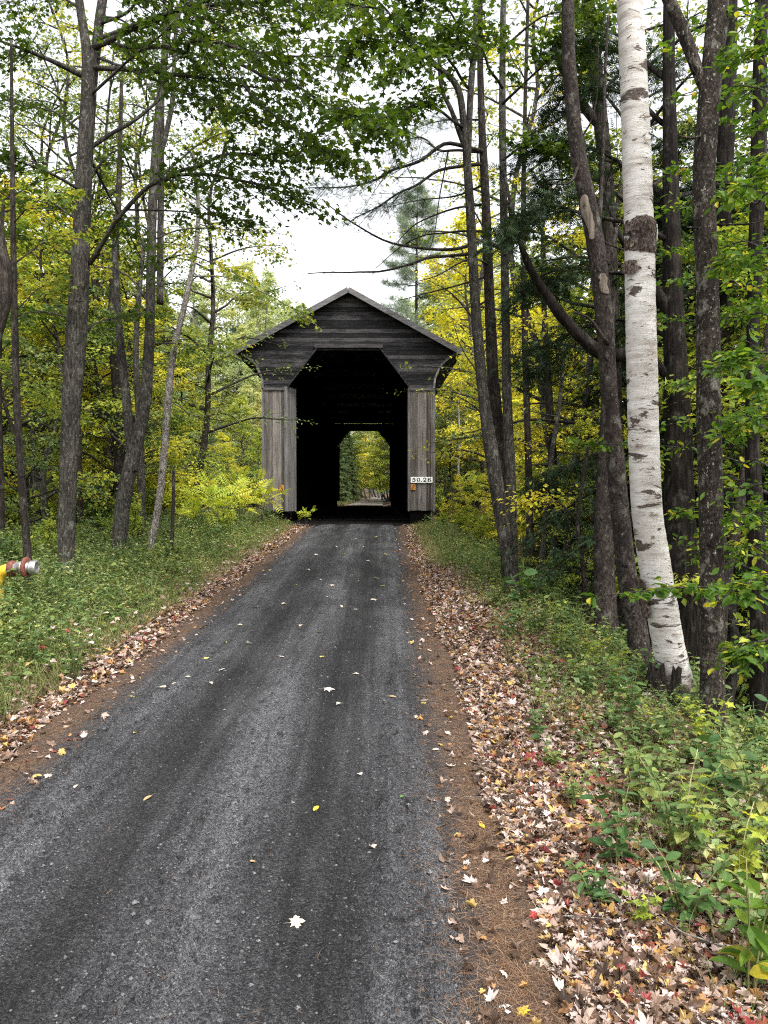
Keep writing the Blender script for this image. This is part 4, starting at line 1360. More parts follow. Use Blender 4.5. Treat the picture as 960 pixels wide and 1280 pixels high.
hand_tree('hemlock_tree', 'dark trunk leaning between the brown leaning tree and the birch top', 'tree', 13.5,
    [[(778, 830, 20), (772, 650, 19), (768, 480, 18), (763, 330, 18), (757, 220, 18), (748, 120, 17), (736, 10, 16), (728, -100, 14)],
     [(752, 160, 10), (735, 140, 12), (715, 110, 10), (690, 60, 7)]], M['bark_dark'],
    [([(757, 230), (720, 220, .6), (670, 240, 1)], .03, .9, 30, 17, .19), ([(763, 330), (730, 330, .6), (680, 360, 1)], .03, .9, 30, 17, .19),
     ([(748, 120), (780, 90, .6), (830, 90, 1)], .03, .9, 26, 17, .19), ([(765, 420), (720, 430, .6), (665, 470, 1)], .03, .9, 26, 17, .19), ([(770, 560), (720, 580, 1), (670, 610, 1.6)], .03, .9, 26, 17, .19)],
    M['hemlock'], FROND, .014, seed=17)
hand_tree('dark_tree', 'dark trunk over the river bank beyond the lichen flecked tree', 'tree', 9.4,
    [[(955, 900, 34), (951, 820, 25), (948, 720, 22), (944, 640, 20), (940, 540, 17), (942, 380, 15), (948, 200, 18), (952, 0, 15), (955, -100, 13)]], M['bark_hemlock'], rough=.015, seed=18)
hand_tree('leaning_tree', 'thin brown stem slanting up behind the lichen flecked tree', 'tree', 10.2,
    [[(897, 800, 15), (905, 740, 14), (917, 680, 13), (930, 600, 13), (942, 520, 11), (960, 420, 9), (975, 300, 7)]], M['bark_brown'], rough=.008, sides=14, seed=19)
for i, (pts, lab, Yy) in enumerate([
    ([(676, 735, 9), (681, 650, 7), (688, 580, 6), (700, 500, 5), (705, 430, 4)], 'thin stem slanting up in front of the yellow maples', 17.0),
    ([(694, 735, 12), (692, 650, 11), (690, 560, 11), (684, 460, 9), (680, 380, 7), (678, 250, 5)], 'grey pole trunk in front of the yellow maples', 19.5),
    ([(706, 735, 12), (712, 640, 10), (722, 560, 9), (733, 500, 9), (740, 420, 7)], 'dark slanting trunk between the yellow maples and the leaning brown tree', 18.0),
    ([(735, 760, 7), (728, 700, 6), (722, 650, 5), (735, 560, 4)], 'grey crooked sapling on the bank before the river', 12.0)]):
    bs = []
    for q in range(4):
        f = pts[2 + q % (len(pts) - 2)]
        sx = 1 if q % 2 else -1
        bs.append(([(f[0], f[1]), (f[0] + sx * 30, f[1] - 25, .6), (f[0] + sx * rng.uniform(40, 70), f[1] - 20, 1.2)], .012, .9, 14, 10, .10))
    hand_tree('young_tree', lab, 'tree', Yy, [pts], M['bark_dark'] if i % 2 else M['bark_maple'], bs, M['yellow'], KITE, .006, sides=10, seed=40 + i)

def stump(name, label, px, py, Yy, w_, top, seed):
    b = at(px, py, Yy)
    gl = float(gz(b[0], Yy))
    h = at(px, top, Yy)[2] - gl
    r = w_ / 2 / pxm(Yy)
    g = Geo()
    n, m = 14, 12
    a = np.linspace(0, 2 * math.pi, n, endpoint=False)
    V = []
    for i in range(m):
        f = i / (m - 1)
        hh = f * h * (1 - .45 * np.abs(vnoise(np.stack([a * 1.3, a * 0 + seed, a * 0], -1), seed)) * f)
        rr = r * (1.25 - .4 * f) * (1 + .25 * vnoise(np.stack([np.cos(a) * 2, np.sin(a) * 2, a * 0 + f * 3], -1), seed))
        V.append(np.stack([b[0] + np.cos(a) * rr + .04 * f * h, Yy + np.sin(a) * rr, gl - .06 + hh], -1))
    V = np.concatenate(V)
    Q = [(i * n + j, i * n + (j + 1) % n, (i + 1) * n + (j + 1) % n, (i + 1) * n + j) for i in range(m - 1) for j in range(n)]
    c = len(V)
    V = np.vstack([V, V[-n:].mean(0) - (0, 0, .08 * h)])
    g.add(V, Q, [((m - 1) * n + j, (m - 1) * n + (j + 1) % n, c) for j in range(n)])
    tag(link(name, g, M['bark_dark'], None, off=(b[0], Yy, gl)), label, 'stump')
stump('broken_stump', 'dark rotten upright stub standing against the white birch base', 843, 885, 7.65, 13, 822, 3)
stump('broken_stump', 'low dark stump shape added for the black shadow between the brown leaning tree and the birch base', 818, 870, 7.9, 24, 818, 5)  # added stump shape stands in for a black shadowed hollow
stump('broken_stump', 'thin dark broken stub below the lichen flecked trunk on the verge', 906, 940, 6.6, 11, 893, 7)
# beech sapling at the right edge, its boughs reach over the verge
BX = [([(1010, 560), (955, 520, .3), (905, 545, .9)], .34), ([(1010, 420), (960, 380, 1.6), (900, 400, 2.6)], .36), ([(1010, 330), (950, 310, .9), (905, 335, 1.4)], .34),
      ([(1005, 250), (960, 220, .2), (915, 240, .1)], .30), ([(1005, 170), (960, 150, 1.4), (910, 150, 2.2)], .34), ([(1005, 90), (960, 60, .4), (920, 70, .6)], .32),
      ([(1010, 640), (955, 640, 1.6), (900, 650, 2.8)], .34), ([(1010, 710), (960, 715, 0), (912, 740, -.1)], .28), ([(1010, 600), (930, 610, 1.9), (850, 640, 3.0)], .36),
      ([(1015, 745), (930, 735, .4), (840, 735, .3), (752, 745, .2)], .15), ([(1005, 470), (940, 460, 1.9), (850, 480, 3.0)], .4), ([(1005, 400), (930, 400, 1.9), (840, 395, 3.0)], .4),
      ([(1005, 300), (930, 310, 1.9), (840, 315, 3.0)], .36), ([(1005, 200), (930, 200, 1.9), (850, 210, 3.0)], .4), ([(1000, 120), (930, 110, 2), (850, 120, 3.0)], .4),
      ([(1000, 30), (940, 20, 1.8), (870, 30, 2.6)], .4), ([(1000, 790), (955, 800, 0), (918, 820, 0)], .28), ([(1010, 520), (970, 490, -.4), (935, 480, -.6)], .26),
      ([(1010, 640), (930, 570, 2.0), (830, 560, 3.2), (725, 555, 3.6)], .24), ([(1000, 700), (930, 690, 1.9), (870, 700, 2.8)], .34), ([(1005, 360), (920, 350, 2.6), (835, 350, 3.6)], .4), ([(1005, 530), (920, 520, 2.4), (840, 530, 3.4)], .4), ([(1005, 230), (920, 250, 2.6), (835, 260, 3.6)], .4), ([(1005, 660), (920, 660, 2.4), (840, 680, 3.4)], .36), ([(1000, 80), (920, 70, 2.6), (840, 60, 3.6)], .4), ([(1005, 450), (950, 440, .2), (908, 455, .2)], .28)]
hand_tree('beech_sapling', 'young beech with bright green and yellow pointed leaves overhanging the verge', 'tree', 5.2,
    [[(1010, 1040, 10), (1012, 800, 9), (1008, 500, 8), (1004, 200, 6), (1000, -60, 4)]], M['bark_maple'],
    [(p, .009, sp, 17, 8, .085, dict(droop=.12, start=.3, tilt=.25)) for p, sp in BX], M['beech'], OVAL, .004, sides=10, seed=50)

# ================================================================== FOREST: prototypes copied to their places
rng = np.random.default_rng(77)
P_ = {}
def pb(key, *a, **k):
    P_[key] = proto_broadleaf(*a, **k)
# name label cat H cb Rad nb twigs lpt lsize tr bark leaf spread seed
pb('mid_lime', 'maple_tree', 'x', 'tree', 9, 1.2, 2.6, 26, 16, 12, .135, .10, M['bark_maple'], M['lime'], 1.0, 101)
pb('mid_mixed', 'maple_tree', 'x', 'tree', 9.5, 1.4, 2.8, 26, 16, 12, .135, .11, M['bark_dark'], M['mixed'], 1.1, 102)
pb('mid_green', 'maple_tree', 'x', 'tree', 9, 1.0, 2.6, 26, 16, 12, .13, .10, M['bark_dark'], M['weed'], 1.0, 103)
pb('mid_yellow', 'maple_tree', 'x', 'tree', 10, 1.8, 3.0, 26, 16, 12, .15, .11, M['bark_maple'], M['yellow'], 1.1, 104)
pb('tall_yellow', 'maple_tree', 'x', 'tree', 17, 2.5, 4.2, 40, 20, 12, .23, .18, M['bark_maple'], M['yellow'], 1.6, 105)
pb('tall_green', 'broadleaf_tree', 'x', 'tree', 17, 2.0, 4.4, 40, 20, 12, .25, .2, M['bark_dark'], M['bluegreen'], 1.7, 106)
pb('tall_far', 'broadleaf_tree', 'x', 'tree', 18, 2.0, 4.6, 40, 20, 12, .30, .2, M['bark_dark'], M['far'], 1.8, 107)
pb('tall_lime', 'broadleaf_tree', 'x', 'tree', 16, 1.5, 4.2, 40, 20, 12, .25, .2, M['bark_maple'], M['lime'], 1.6, 108)
pb('far_birch', 'birch_tree', 'x', 'tree', 14, 4.5, 2.2, 24, 12, 10, .18, .13, M['birch'], M['far'], 1.0, 109)
pb('sparse', 'maple_tree', 'x', 'tree', 17, 3.5, 3.4, 34, 9, 9, .13, .13, M['bark_maple'], M['mixed'], 1.2, 121)
pb('sparse_green', 'maple_tree', 'x', 'tree', 16, 3.0, 3.4, 34, 10, 9, .13, .13, M['bark_dark'], M['weed'], 1.2, 122)
M['farpale'] = leafmat('haze_pale_hillside_leaves', [(0, (.28, .36, .21)), (.4, (.40, .48, .27)), (.75, (.54, .57, .29)), (1, (.64, .58, .27))], .55, .12, .6)  # haze over the far wood painted into pale leaf colours
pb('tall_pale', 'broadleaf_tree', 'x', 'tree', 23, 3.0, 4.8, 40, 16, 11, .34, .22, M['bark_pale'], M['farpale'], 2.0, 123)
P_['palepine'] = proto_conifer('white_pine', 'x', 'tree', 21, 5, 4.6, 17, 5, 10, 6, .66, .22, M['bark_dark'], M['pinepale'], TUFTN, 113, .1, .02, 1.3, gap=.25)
P_['pine'] = proto_conifer('white_pine', 'x', 'tree', 21, 3, 4.4, 20, 6, 14, 7, .62, .26, M['bark_dark'], M['pine'], TUFT, 110, .1, .05, 1.5)
P_['hemlock'] = proto_conifer('hemlock_tree', 'x', 'tree', 14, .8, 3.4, 24, 6, 14, 7, .36, .17, M['bark_hemlock'], M['hemlock'], FROND, 111, .3, -.1, 1.1)
P_['fir'] = proto_conifer('conifer_tree', 'x', 'tree', 18, .6, 3.6, 26, 6, 12, 7, .5, .2, M['bark_hemlock'], M['firgreen'], FROND, 112, .3, -.12, 1.2)

def plant_tree(key, px, Y, sc_=1.0, label=None, group=None, rz=None):
    x = (px - 480) / F * Y
    return place(P_[key], USED, (x, Y, gz(x, Y) - .05), rng.uniform(0, 6.28) if rz is None else rz, sc_ * rng.uniform(.95, 1.05), label, group)

for key, px, Y, s, lab in [
    ('mid_green', 20, 17.5, .55, 'small green understory maple behind the thin sapling beside the hydrant'),
    ('mid_lime', 62, 20, .75, 'yellow green maple filling the gap between hydrant sapling and knotted trunk'),
    ('mid_yellow', -35, 22, .9, 'yellow maple at the wood edge behind the burled tree'),
    ('mid_green', 118, 21, .7, 'green maple directly behind the knotted trunk'),
    ('mid_mixed', 150, 24, .95, 'orange and green maple behind the curved dark trunk'),
    ('mid_lime', 205, 26, .75, 'yellow green maple behind the pale leaning birch'),
    ('mid_mixed', 25, 27, 1.05, 'turning maple deep in the wood beyond the hydrant sapling'),
    ('mid_yellow', 95, 28, .9, 'yellow maple deep in the wood beyond the knotted trunk'),
    ('mid_green', 175, 29, .95, 'tall green maple deep in the wood behind the curved dark trunk'),
    ('mid_lime', -60, 27, 1.2, 'lime coloured maple deep in the wood beyond the burled tree'),
    ('mid_green', 60, 32, 1.2, 'tall green maple in the wood between hydrant and knotted trunk'),
    ('mid_mixed', 120, 33, 1.15, 'turning maple in the wood just beyond the knotted trunk'),
    ('mid_yellow', 40, 23, .8, 'yellow maple close behind the thin hydrant sapling'),
    ('mid_lime', 135, 27, .95, 'yellow green maple half hidden behind the curved dark trunk'),
    ('mid_lime', 0, 24, 1.0, 'yellow green maple just beyond the burled tree'),
    ('mid_yellow', 165, 22, .6, 'small yellow maple between curved trunk and pale birch'),
    ('mid_yellow', 215, 31, .7, 'low yellow maple beyond the thin dead stick'),
    ('mid_mixed', 80, 36, 1.3, 'tallest turning maple far back in the wood')]:
    plant_tree(key, px, Y, s * 1.22, lab)

# far bank to the left of the bridge
for key, px, Y, s in [('tall_pale', 358, 80, .80), ('tall_pale', 322, 76, .72), ('tall_pale', 292, 80, .8), ('tall_pale', 245, 74, .7), ('tall_pale', 308, 70, .48), ('tall_pale', 338, 68, .42), ('tall_pale', 205, 72, .75), ('tall_green', 250, 64, .62), ('tall_lime', 300, 66, .60), ('tall_far', 335, 72, .62), ('tall_far', 215, 66, .75), ('tall_yellow', 278, 62, .38), ('tall_lime', 315, 63, .40), ('tall_green', 345, 78, .7),
                       ('tall_far', 268, 78, .85), ('tall_green', 230, 84, .9), ('tall_lime', 180, 70, .8), ('tall_far', 130, 72, .9), ('tall_green', 80, 74, .9), ('tall_lime', 30, 70, .9), ('tall_far', -20, 74, 1)]:
    plant_tree(key, px, Y, s, {'tall_green': 'dull green tree on the far river bank beyond the yellow sumac', 'tall_lime': 'yellow green tree on the far river bank beyond the yellow sumac',
               'tall_far': 'hazy yellow brown tree on the far slope beyond the yellow sumac', 'tall_yellow': 'low yellow tree on the far river bank beyond the yellow sumac', 'tall_pale': 'pale green tree on the far river bank beyond the yellow sumac'}[key], {'tall_green': 'dull green trees across the river', 'tall_lime': 'yellow green trees across the river', 'tall_far': 'hazy trees on the far slope', 'tall_yellow': 'low yellow trees across the river', 'tall_pale': 'pale trees across the river'}[key] + ' by the sumac')
for px, Y, s in [(300, 98, .8), (345, 104, .85), (372, 110, .8), (250, 100, .9), (325, 120, .95), (200, 104, 1), (395, 125, .62), (150, 110, 1), (90, 110, 1.05), (30, 108, 1.05), (-20, 112, 1.1)]:
    plant_tree('palepine' if int(px) % 2 else 'pine', px, Y, s * 1.22, 'pale blue green pine on the hill showing over the roof eave near the sumac', 'pines on the hill beyond the sumac side')
# behind the bridge and down the far road
for key, px, Y, s in [('fir', 420, 84, .52), ('fir', 432, 104, .62), ('fir', 440, 128, .6), ('hemlock', 505, 92, .5)]:
    plant_tree(key, px, Y, s, 'dark evergreen beside the far road seen through the bridge', 'evergreens seen through the bridge')
for key, px, Y, s in [('tall_lime', 492, 84, .55), ('tall_lime', 478, 135, .75), ('tall_lime', 462, 150, .9), ('tall_yellow', 474, 175, 1.1), ('tall_lime', 470, 210, 1.1), ('tall_far', 452, 190, 1.1), ('tall_yellow', 488, 150, .9), ('tall_far', 497, 130, .9), ('tall_lime', 485, 108, .7), ('tall_far', 462, 240, 1.2), ('tall_far', 480, 250, 1.2), ('tall_yellow', 458, 165, .8), ('tall_yellow', 440, 140, 1.0), ('tall_lime', 430, 112, .95), ('tall_yellow', 485, 118, .7), ('tall_yellow', 466, 200, 1.2)]:
    plant_tree(key, px, Y, s, 'golden green tree over the far road seen through the bridge', 'autumn trees seen through the bridge')
for px, Y, s in [(500, 118, .78), (528, 112, .85), (556, 108, .85), (588, 112, .95), (515, 135, .85), (545, 140, .9), (610, 104, 1), (650, 112, 1), (700, 110, 1.1)]:
    plant_tree('palepine' if int(px) % 2 else 'pine', px, Y, s * 1.15, 'pale blue green pine on the hill showing over the roof beside the three trunk clump', 'pines on the hill beyond the clump side')
plant_tree('palepine', 522, 84, 1.62, 'tallest faint pine rising above the bridge roof against the white sky')
# far bank to the right of the bridge
for key, px, Y, s in [('tall_far', 560, 66, .55), ('tall_far', 545, 76, .7), ('tall_green', 590, 64, .38), ('tall_green', 553, 62, .2), ('tall_yellow', 610, 57, .62), ('tall_yellow', 660, 54, .8), ('tall_yellow', 640, 66, 1.0),
                      ('tall_yellow', 700, 58, .95), ('tall_yellow', 745, 56, .85), ('tall_lime', 720, 68, 1.1), ('tall_lime', 790, 58, .9), ('tall_yellow', 830, 64, 1.0), ('tall_lime', 880, 58, .9), ('tall_lime', 930, 60, 1.0), ('tall_green', 960, 66, 1.1),
                      ('tall_far', 590, 82, .85), ('tall_green', 860, 74, 1.2), ('tall_lime', 1000, 60, 1.0), ('tall_yellow', 598, 78, 1.5), ('tall_yellow', 574, 58, .25), ('tall_yellow', 572, 90, 1.55), ('tall_yellow', 618, 61, 1.4), ('tall_lime', 620, 70, 1.35), ('tall_yellow', 680, 72, 1.25), ('tall_yellow', 770, 74, 1.2)]:
    plant_tree(key, px, Y, s, {'tall_far': 'brownish autumn tree on the far bank near the small white birch', 'tall_green': 'dull green tree on the far bank beyond the three trunk clump',
               'tall_yellow': 'bright yellow maple across the river behind the dark trunks', 'tall_lime': 'yellow green tree across the river behind the white birch'}[key],
               {'tall_far': 'brownish trees beyond the bridge', 'tall_green': 'green trees beyond the bridge', 'tall_yellow': 'yellow maples across the river', 'tall_lime': 'yellow green trees across the river'}[key])
plant_tree('far_birch', 578, 47 + 16, .85, 'small thin white birch on the far bank beside the bridge wall')
plant_tree('far_birch', 716, 60, .7, 'thin white birch across the river among yellow maples')
for px, Y, s, lab in [(840, 17, .8, 'dark hemlock on the bank behind the massive ridged trunk'),
                      (930, 16, .8, 'dark hemlock on the bank at the edge beyond the lichen flecked tree'), (690, 22, .26, 'low dark hemlock bush near the river behind the slim trunk'), (800, 26, 1.1, 'tall dark hemlock nearest the water behind the white birch')]:
    plant_tree('hemlock', px, Y, s, lab)

for key, px, Y, s, lab in [('mid_lime', 905, 12.2, .85, 'yellow green young maple between the lichen flecked trunk and the river'), ('mid_lime', 985, 11, .9, 'yellow green young maple past the beech sapling'), ('mid_green', 862, 14.5, .95, 'green young maple behind the massive ridged trunk'),
                          ('mid_lime', 940, 15.5, 1.25, 'tall yellow green maple by the river behind the dark tree'), ('mid_green', 1010, 14, 1.3, 'tall green maple by the river at the outer edge'), ('mid_yellow', 752, 26, 1.45, 'tall yellow maple on the bank just behind the pole trunks'),
                          ('mid_yellow', 690, 27, .8, 'yellow maple on the bank low behind the slanting stems'), ('mid_lime', 735, 16.5, .5, 'small lime maple on the bank just behind the brown leaning tree'), ('mid_lime', 765, 21, 1.5, 'tall lime maple on the bank behind the brown leaning tree'), ('mid_yellow', 715, 31, 1.35, 'yellow maple on the bank behind the slim dark trunk'), ('mid_lime', 790, 22, 1.7, 'tallest lime maple on the bank behind the birch'),
                          ('mid_green', 845, 20, 1.7, 'tall green maple on the bank far behind the birch'), ('mid_yellow', 650, 37, .85, 'yellow maple on the bank just past the stone slab')]:
    plant_tree(key, px, Y, s, lab)
for key, px, Y, s, lab in [('sparse_green', 5, 21, .95, 'tall thin green maple with open crown behind the hydrant sapling'), ('sparse', 58, 24, 1.0, 'tall thin turning maple with open crown beside the knotted trunk'), ('sparse_green', 140, 25, 1.0, 'tall thin green maple with open crown beside the curved dark trunk'),
                          ('sparse_green', 232, 27, .95, 'tall thin green maple with open crown close behind the pale birch'), ('sparse', 120, 22.5, .9, 'tall thin turning maple with open crown behind the knotted trunk'), ('sparse_green', 25, 27, 1.15, 'tall thin green maple with open crown far behind the hydrant'), ('sparse_green', 178, 33, 1.2, 'tall thin green maple with open crown deep behind the curved trunk'), ('sparse', 195, 29, .95, 'tall thin turning maple with open crown behind the pale birch'), ('sparse_green', 85, 31, 1.15, 'tallest thin green maple with open crown deep in the wood'), ('sparse', -45, 26, 1.15, 'tall thin turning maple with open crown beyond the burled tree'),
                          ('sparse', 700, 22, 1.15, 'tall thin turning maple with open crown on the bank behind the pole trunks'), ('sparse_green', 770, 18, 1.1, 'tall thin green maple with open crown behind the birch top'), ('sparse', 850, 20, 1.2, 'tall thin turning maple with open crown between birch and lichen flecked tree'),
                          ('sparse', 930, 17, 1.0, 'tall thin turning maple with open crown past the lichen flecked tree'), ('sparse', 640, 30, 1.1, 'tall thin turning maple with open crown behind the three trunk clump')]:
    plant_tree(key, px, Y, s, lab)
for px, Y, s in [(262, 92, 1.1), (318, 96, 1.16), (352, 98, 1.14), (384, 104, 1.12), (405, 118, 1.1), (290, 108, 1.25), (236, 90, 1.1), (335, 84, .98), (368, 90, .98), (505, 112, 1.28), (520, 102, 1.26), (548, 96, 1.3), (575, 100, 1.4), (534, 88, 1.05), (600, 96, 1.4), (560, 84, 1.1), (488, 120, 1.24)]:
    plant_tree('tall_pale', px, Y, s, 'pale green tree in the hazy far wood behind the bridge roof', 'pale trees in the far wood')
# ------------------------------------------------------------------ shrubs and plants
def proto_shrub(name, cat, H, nb, twigs, lpt, lsize, leaf, tmpl, seed, spread=.35, wide=.6, bark=None, start=.25, twood=True, top=None, droop=.12):
    global rng
    rng = np.random.default_rng(seed)
    w, lv = Geo(), Leaves()
    for i in range(nb):
        a = i * 2.4 + rng.normal() * .5
        d = np.array([math.cos(a), math.sin(a), 0]) * wide * rng.uniform(.15, 1) * H
        h = H * rng.uniform(.6, 1.05)
        p0 = np.array([d[0] * .08, d[1] * .08, -.03])
        p2 = d + np.array([0, 0, h])
        p1 = d * .35 + np.array([0, 0, h * .6])
        bough(w, lv, [p0, p1, p2], .006 + .004 * H, spread * H * .8, twigs, lpt, lsize, droop=droop, start=start, tilt=.3, sides=4, stiff=.6, lift=.1, twood=twood)
    root = empty(name, (0, 0, 0), 'x', cat)
    link('stems', w, bark or M['bark_maple'], root)
    link('foliage', lv.geo(tmpl), leaf, root, smooth=False)
    return root

def proto_herb(name, cat, H, nst, nlev, lsize, leaf, tmpl, seed, lean=.35, pair=True, pitch=.1, flower=None):
    """upright stems with paired leaves"""
    global rng
    rng = np.random.default_rng(seed)
    w, lv, fl = Geo(), Leaves(), Leaves()
    for i in range(nst):
        a = i * 2.4 + rng.normal() * .6
        d = np.array([math.cos(a), math.sin(a), 0]) * lean * rng.uniform(.2, 1) * H
        h = H * rng.uniform(.65, 1.05)
        C = resample(np.array([d * .1 + (0, 0, -.03), d * .45 + (0, 0, h * .6), d + np.array([0, 0, h])]), 8)
        tube(w, C, np.linspace(.0035, .0015, 8) * (1 + H), 4)
        for q in range(nlev):
            f = .25 + .75 * (q + .5 * rng.random()) / nlev
            p = np.array([np.interp(f * 7, range(8), C[:, k]) for k in range(3)])
            az = q * 1.57 + rng.normal() * .4
            for sgn in ((0, math.pi) if pair else (0,)):
                dd = np.array([math.cos(az + sgn), math.sin(az + sgn), pitch + rng.normal() * .25])
                lv.add(p[None], dd, unit(np.array([0, 0, 1.]) + rng.normal(size=3) * .3), lsize * rng.uniform(.6, 1.15) * (1.15 - .4 * f))
        if flower and i < 1:
            q = rng.normal(size=(flower, 3)) * np.array([.07, .07, .03]) + C[-1]
            fl.add(q, rng.normal(size=(flower, 3)), np.array([0, 0, 1.]), .018)
    root = empty(name, (0, 0, 0), 'x', cat)
    link('stems', w, M['grass'], root)
    link('leaves', lv.geo(tmpl), leaf, root, smooth=False)
    if flower:
        link('flowers', fl.geo(KITE), M['aster'], root, smooth=False)
    return root

S_ = {}
S_['sumac'] = proto_shrub('sumac_shrub', 'shrub', 1.5, 7, 6, 1, .55, M['sumac'], PINNATE, 201, .15, .5, start=.55, twood=False, droop=.05)
S_['yellow'] = proto_shrub('yellow_shrub', 'shrub', 2.2, 9, 12, 10, .12, M['sumac'], KITE, 202, .3, .5)
S_['lime'] = proto_shrub('leafy_shrub', 'shrub', 1.8, 10, 14, 10, .11, M['lime'], KITE, 203, .3, .55)
S_['green'] = proto_shrub('leafy_shrub', 'shrub', 1.7, 10, 14, 10, .11, M['weed'], KITE, 204, .3, .6)
S_['blue'] = proto_shrub('leafy_shrub', 'shrub', 1.6, 10, 14, 10, .12, M['bluegreen'], KITE, 205, .3, .6)
S_['hazel'] = proto_herb('hazel_seedling', 'seedling', .46, 4, 4, .135, M['beech'], OVAL, 206, .5)
S_['seedA'] = proto_herb('leafy_seedling', 'seedling', .38, 4, 5, .095, M['weedblue'], OVAL, 207, .6)
S_['seedB'] = proto_herb('leafy_seedling', 'seedling', .30, 5, 4, .085, M['weed'], MAPLET, 208, .7)
S_['seedC'] = proto_herb('leafy_seedling', 'seedling', .52, 6, 6, .10, M['weed'], OVAL, 209, .5)
S_['seedY'] = proto_herb('yellowing_seedling', 'seedling', .36, 4, 4, .085, M['lime'], MAPLET, 210, .6)
S_['bram'] = proto_herb('low_bramble', 'bramble', .20, 6, 4, .075, M['weedblue'], OVAL, 211, 1.3)
S_['aster'] = proto_herb('aster_plant', 'flower', .55, 7, 7, .06, M['weedblue'], KITE, 212, .6, flower=16)
S_['bigleaf'] = proto_herb('leafy_seedling', 'seedling', .45, 3, 5, .14, M['weedblue'], OVAL, 213, .5)

def put(key, px, py=None, Y=None, s=1.0, label=None, group=None):
    if Y is None:
        p = ground_hit(px, py)
    else:
        x = (px - 480) / F * Y
        p = np.array([x, Y, 0])
    return place(S_[key], USED, (p[0], p[1], gz(p[0], p[1])), rng.uniform(0, 6.28), s * rng.uniform(.92, 1.08), label, group)
rng = np.random.default_rng(88)
for px, Y, s, lab in [(272, 23.0, 1.2, 'bright yellow green sumac standing furthest from the bridge post'), (326, 27.0, 1.05, 'yellow and orange sumac beside the bridge post and stone slab'), (240, 21.5, 1.05, 'yellow green sumac leaning toward the thin dead stick'),
                      (300, 25, 1.2, 'middle yellow sumac of the row before the bridge'), (383, 28.8, .48, 'lone small sumac sprig at the corner of the bridge opening')]:
    put('sumac', px, None, Y, s, lab)
for px, Y, s, lab in [(300, 28.5, .9, 'yellow leaved shrub behind the sumac row'), (255, 28, 1.1, 'tall yellow shrub between the pale birch and the sumac'), (228, 25, .9, 'yellow shrub at the foot of the pale leaning birch'), (282, 23.0, .5, 'low yellow shrub in front of the sumac row')]:
    put('yellow', px, None, Y, s, lab)
for key, px, Y, s, lab in [('green', 120, 16.5, .55, 'green shrub at the foot of the curved dark trunk'), ('lime', 55, 15.5, .6, 'yellow green shrub beside the knotted trunk'), ('blue', 205, 18.5, .5, 'dull green shrub beside the thin dead stick'), ('green', 12, 13.0, .65, 'green shrub behind the yellow hydrant'),
                           ('lime', 165, 18.5, .8, 'yellow green shrub between curved trunk and pale birch'), ('blue', 335, 29.0, .4, 'low green shrub at the stone slab by the bridge post'),
                           ('lime', 575, 26.5, .5, 'low lime shrub on the verge near the chunky stone slab'), ('lime', 600, 22.5, .55, 'lime shrub beside the three trunk clump, toward the bridge'), ('green', 628, 17.5, .4, 'green shrub behind the three trunk clump'),
                           ('blue', 565, 34.5, .8, 'dull green shrub on the bank under the small white birch'), ('lime', 590, 29, .6, 'yellow green shrub on the slope beyond the chunky slab'), ('green', 690, 14.5, .35, 'low green shrub on the bank beyond the three trunk clump'),
                           ('blue', 548, 31.2, .8, 'dull green shrub against the bridge side wall'), ('lime', 555, 28, .35, 'tiny lime shrub next to the chunky stone slab')]:
    put(key, px, None, Y, s, lab)
for i in range(24):
    Y = rng.uniform(14.5, 26)
    x = -2.6 - rng.uniform(2.6, 5.2)
    place(S_[['green', 'lime', 'blue', 'green'][i % 4]], USED, (x, Y, gz(x, Y)), rng.uniform(0, 6.28), rng.uniform(.25, .5), 'low leafy bush in the green verge before the tall trunks', 'low bushes on the hydrant side verge')
for i in range(34):
    Y = rng.uniform(20, 30)
    px = rng.uniform(-40, 210)
    put(['green', 'lime', 'lime', 'blue', 'yellow'][i % 5], px, None, Y, rng.uniform(.6, 1.25), 'leafy understory shrub in the wood behind the tall trunks', 'understory shrubs in the wood')
for i in range(26):
    Y = rng.uniform(57, 62)
    px = 545 + i * 17 + rng.uniform(-6, 6)
    put(['lime', 'yellow', 'blue'][i % 3], px, None, Y, rng.uniform(.8, 1.6), 'leafy shrub along the far river bank below the yellow maples', 'shrubs along the far bank')
for i in range(22):
    Y = rng.uniform(60, 66)
    px = 60 + i * 13 + rng.uniform(-6, 6)
    put(['blue', 'lime', 'green'][i % 3], px, None, Y, rng.uniform(.9, 2.2), 'leafy shrub along the far river bank beyond the sumac', 'shrubs along the far bank by the sumac')

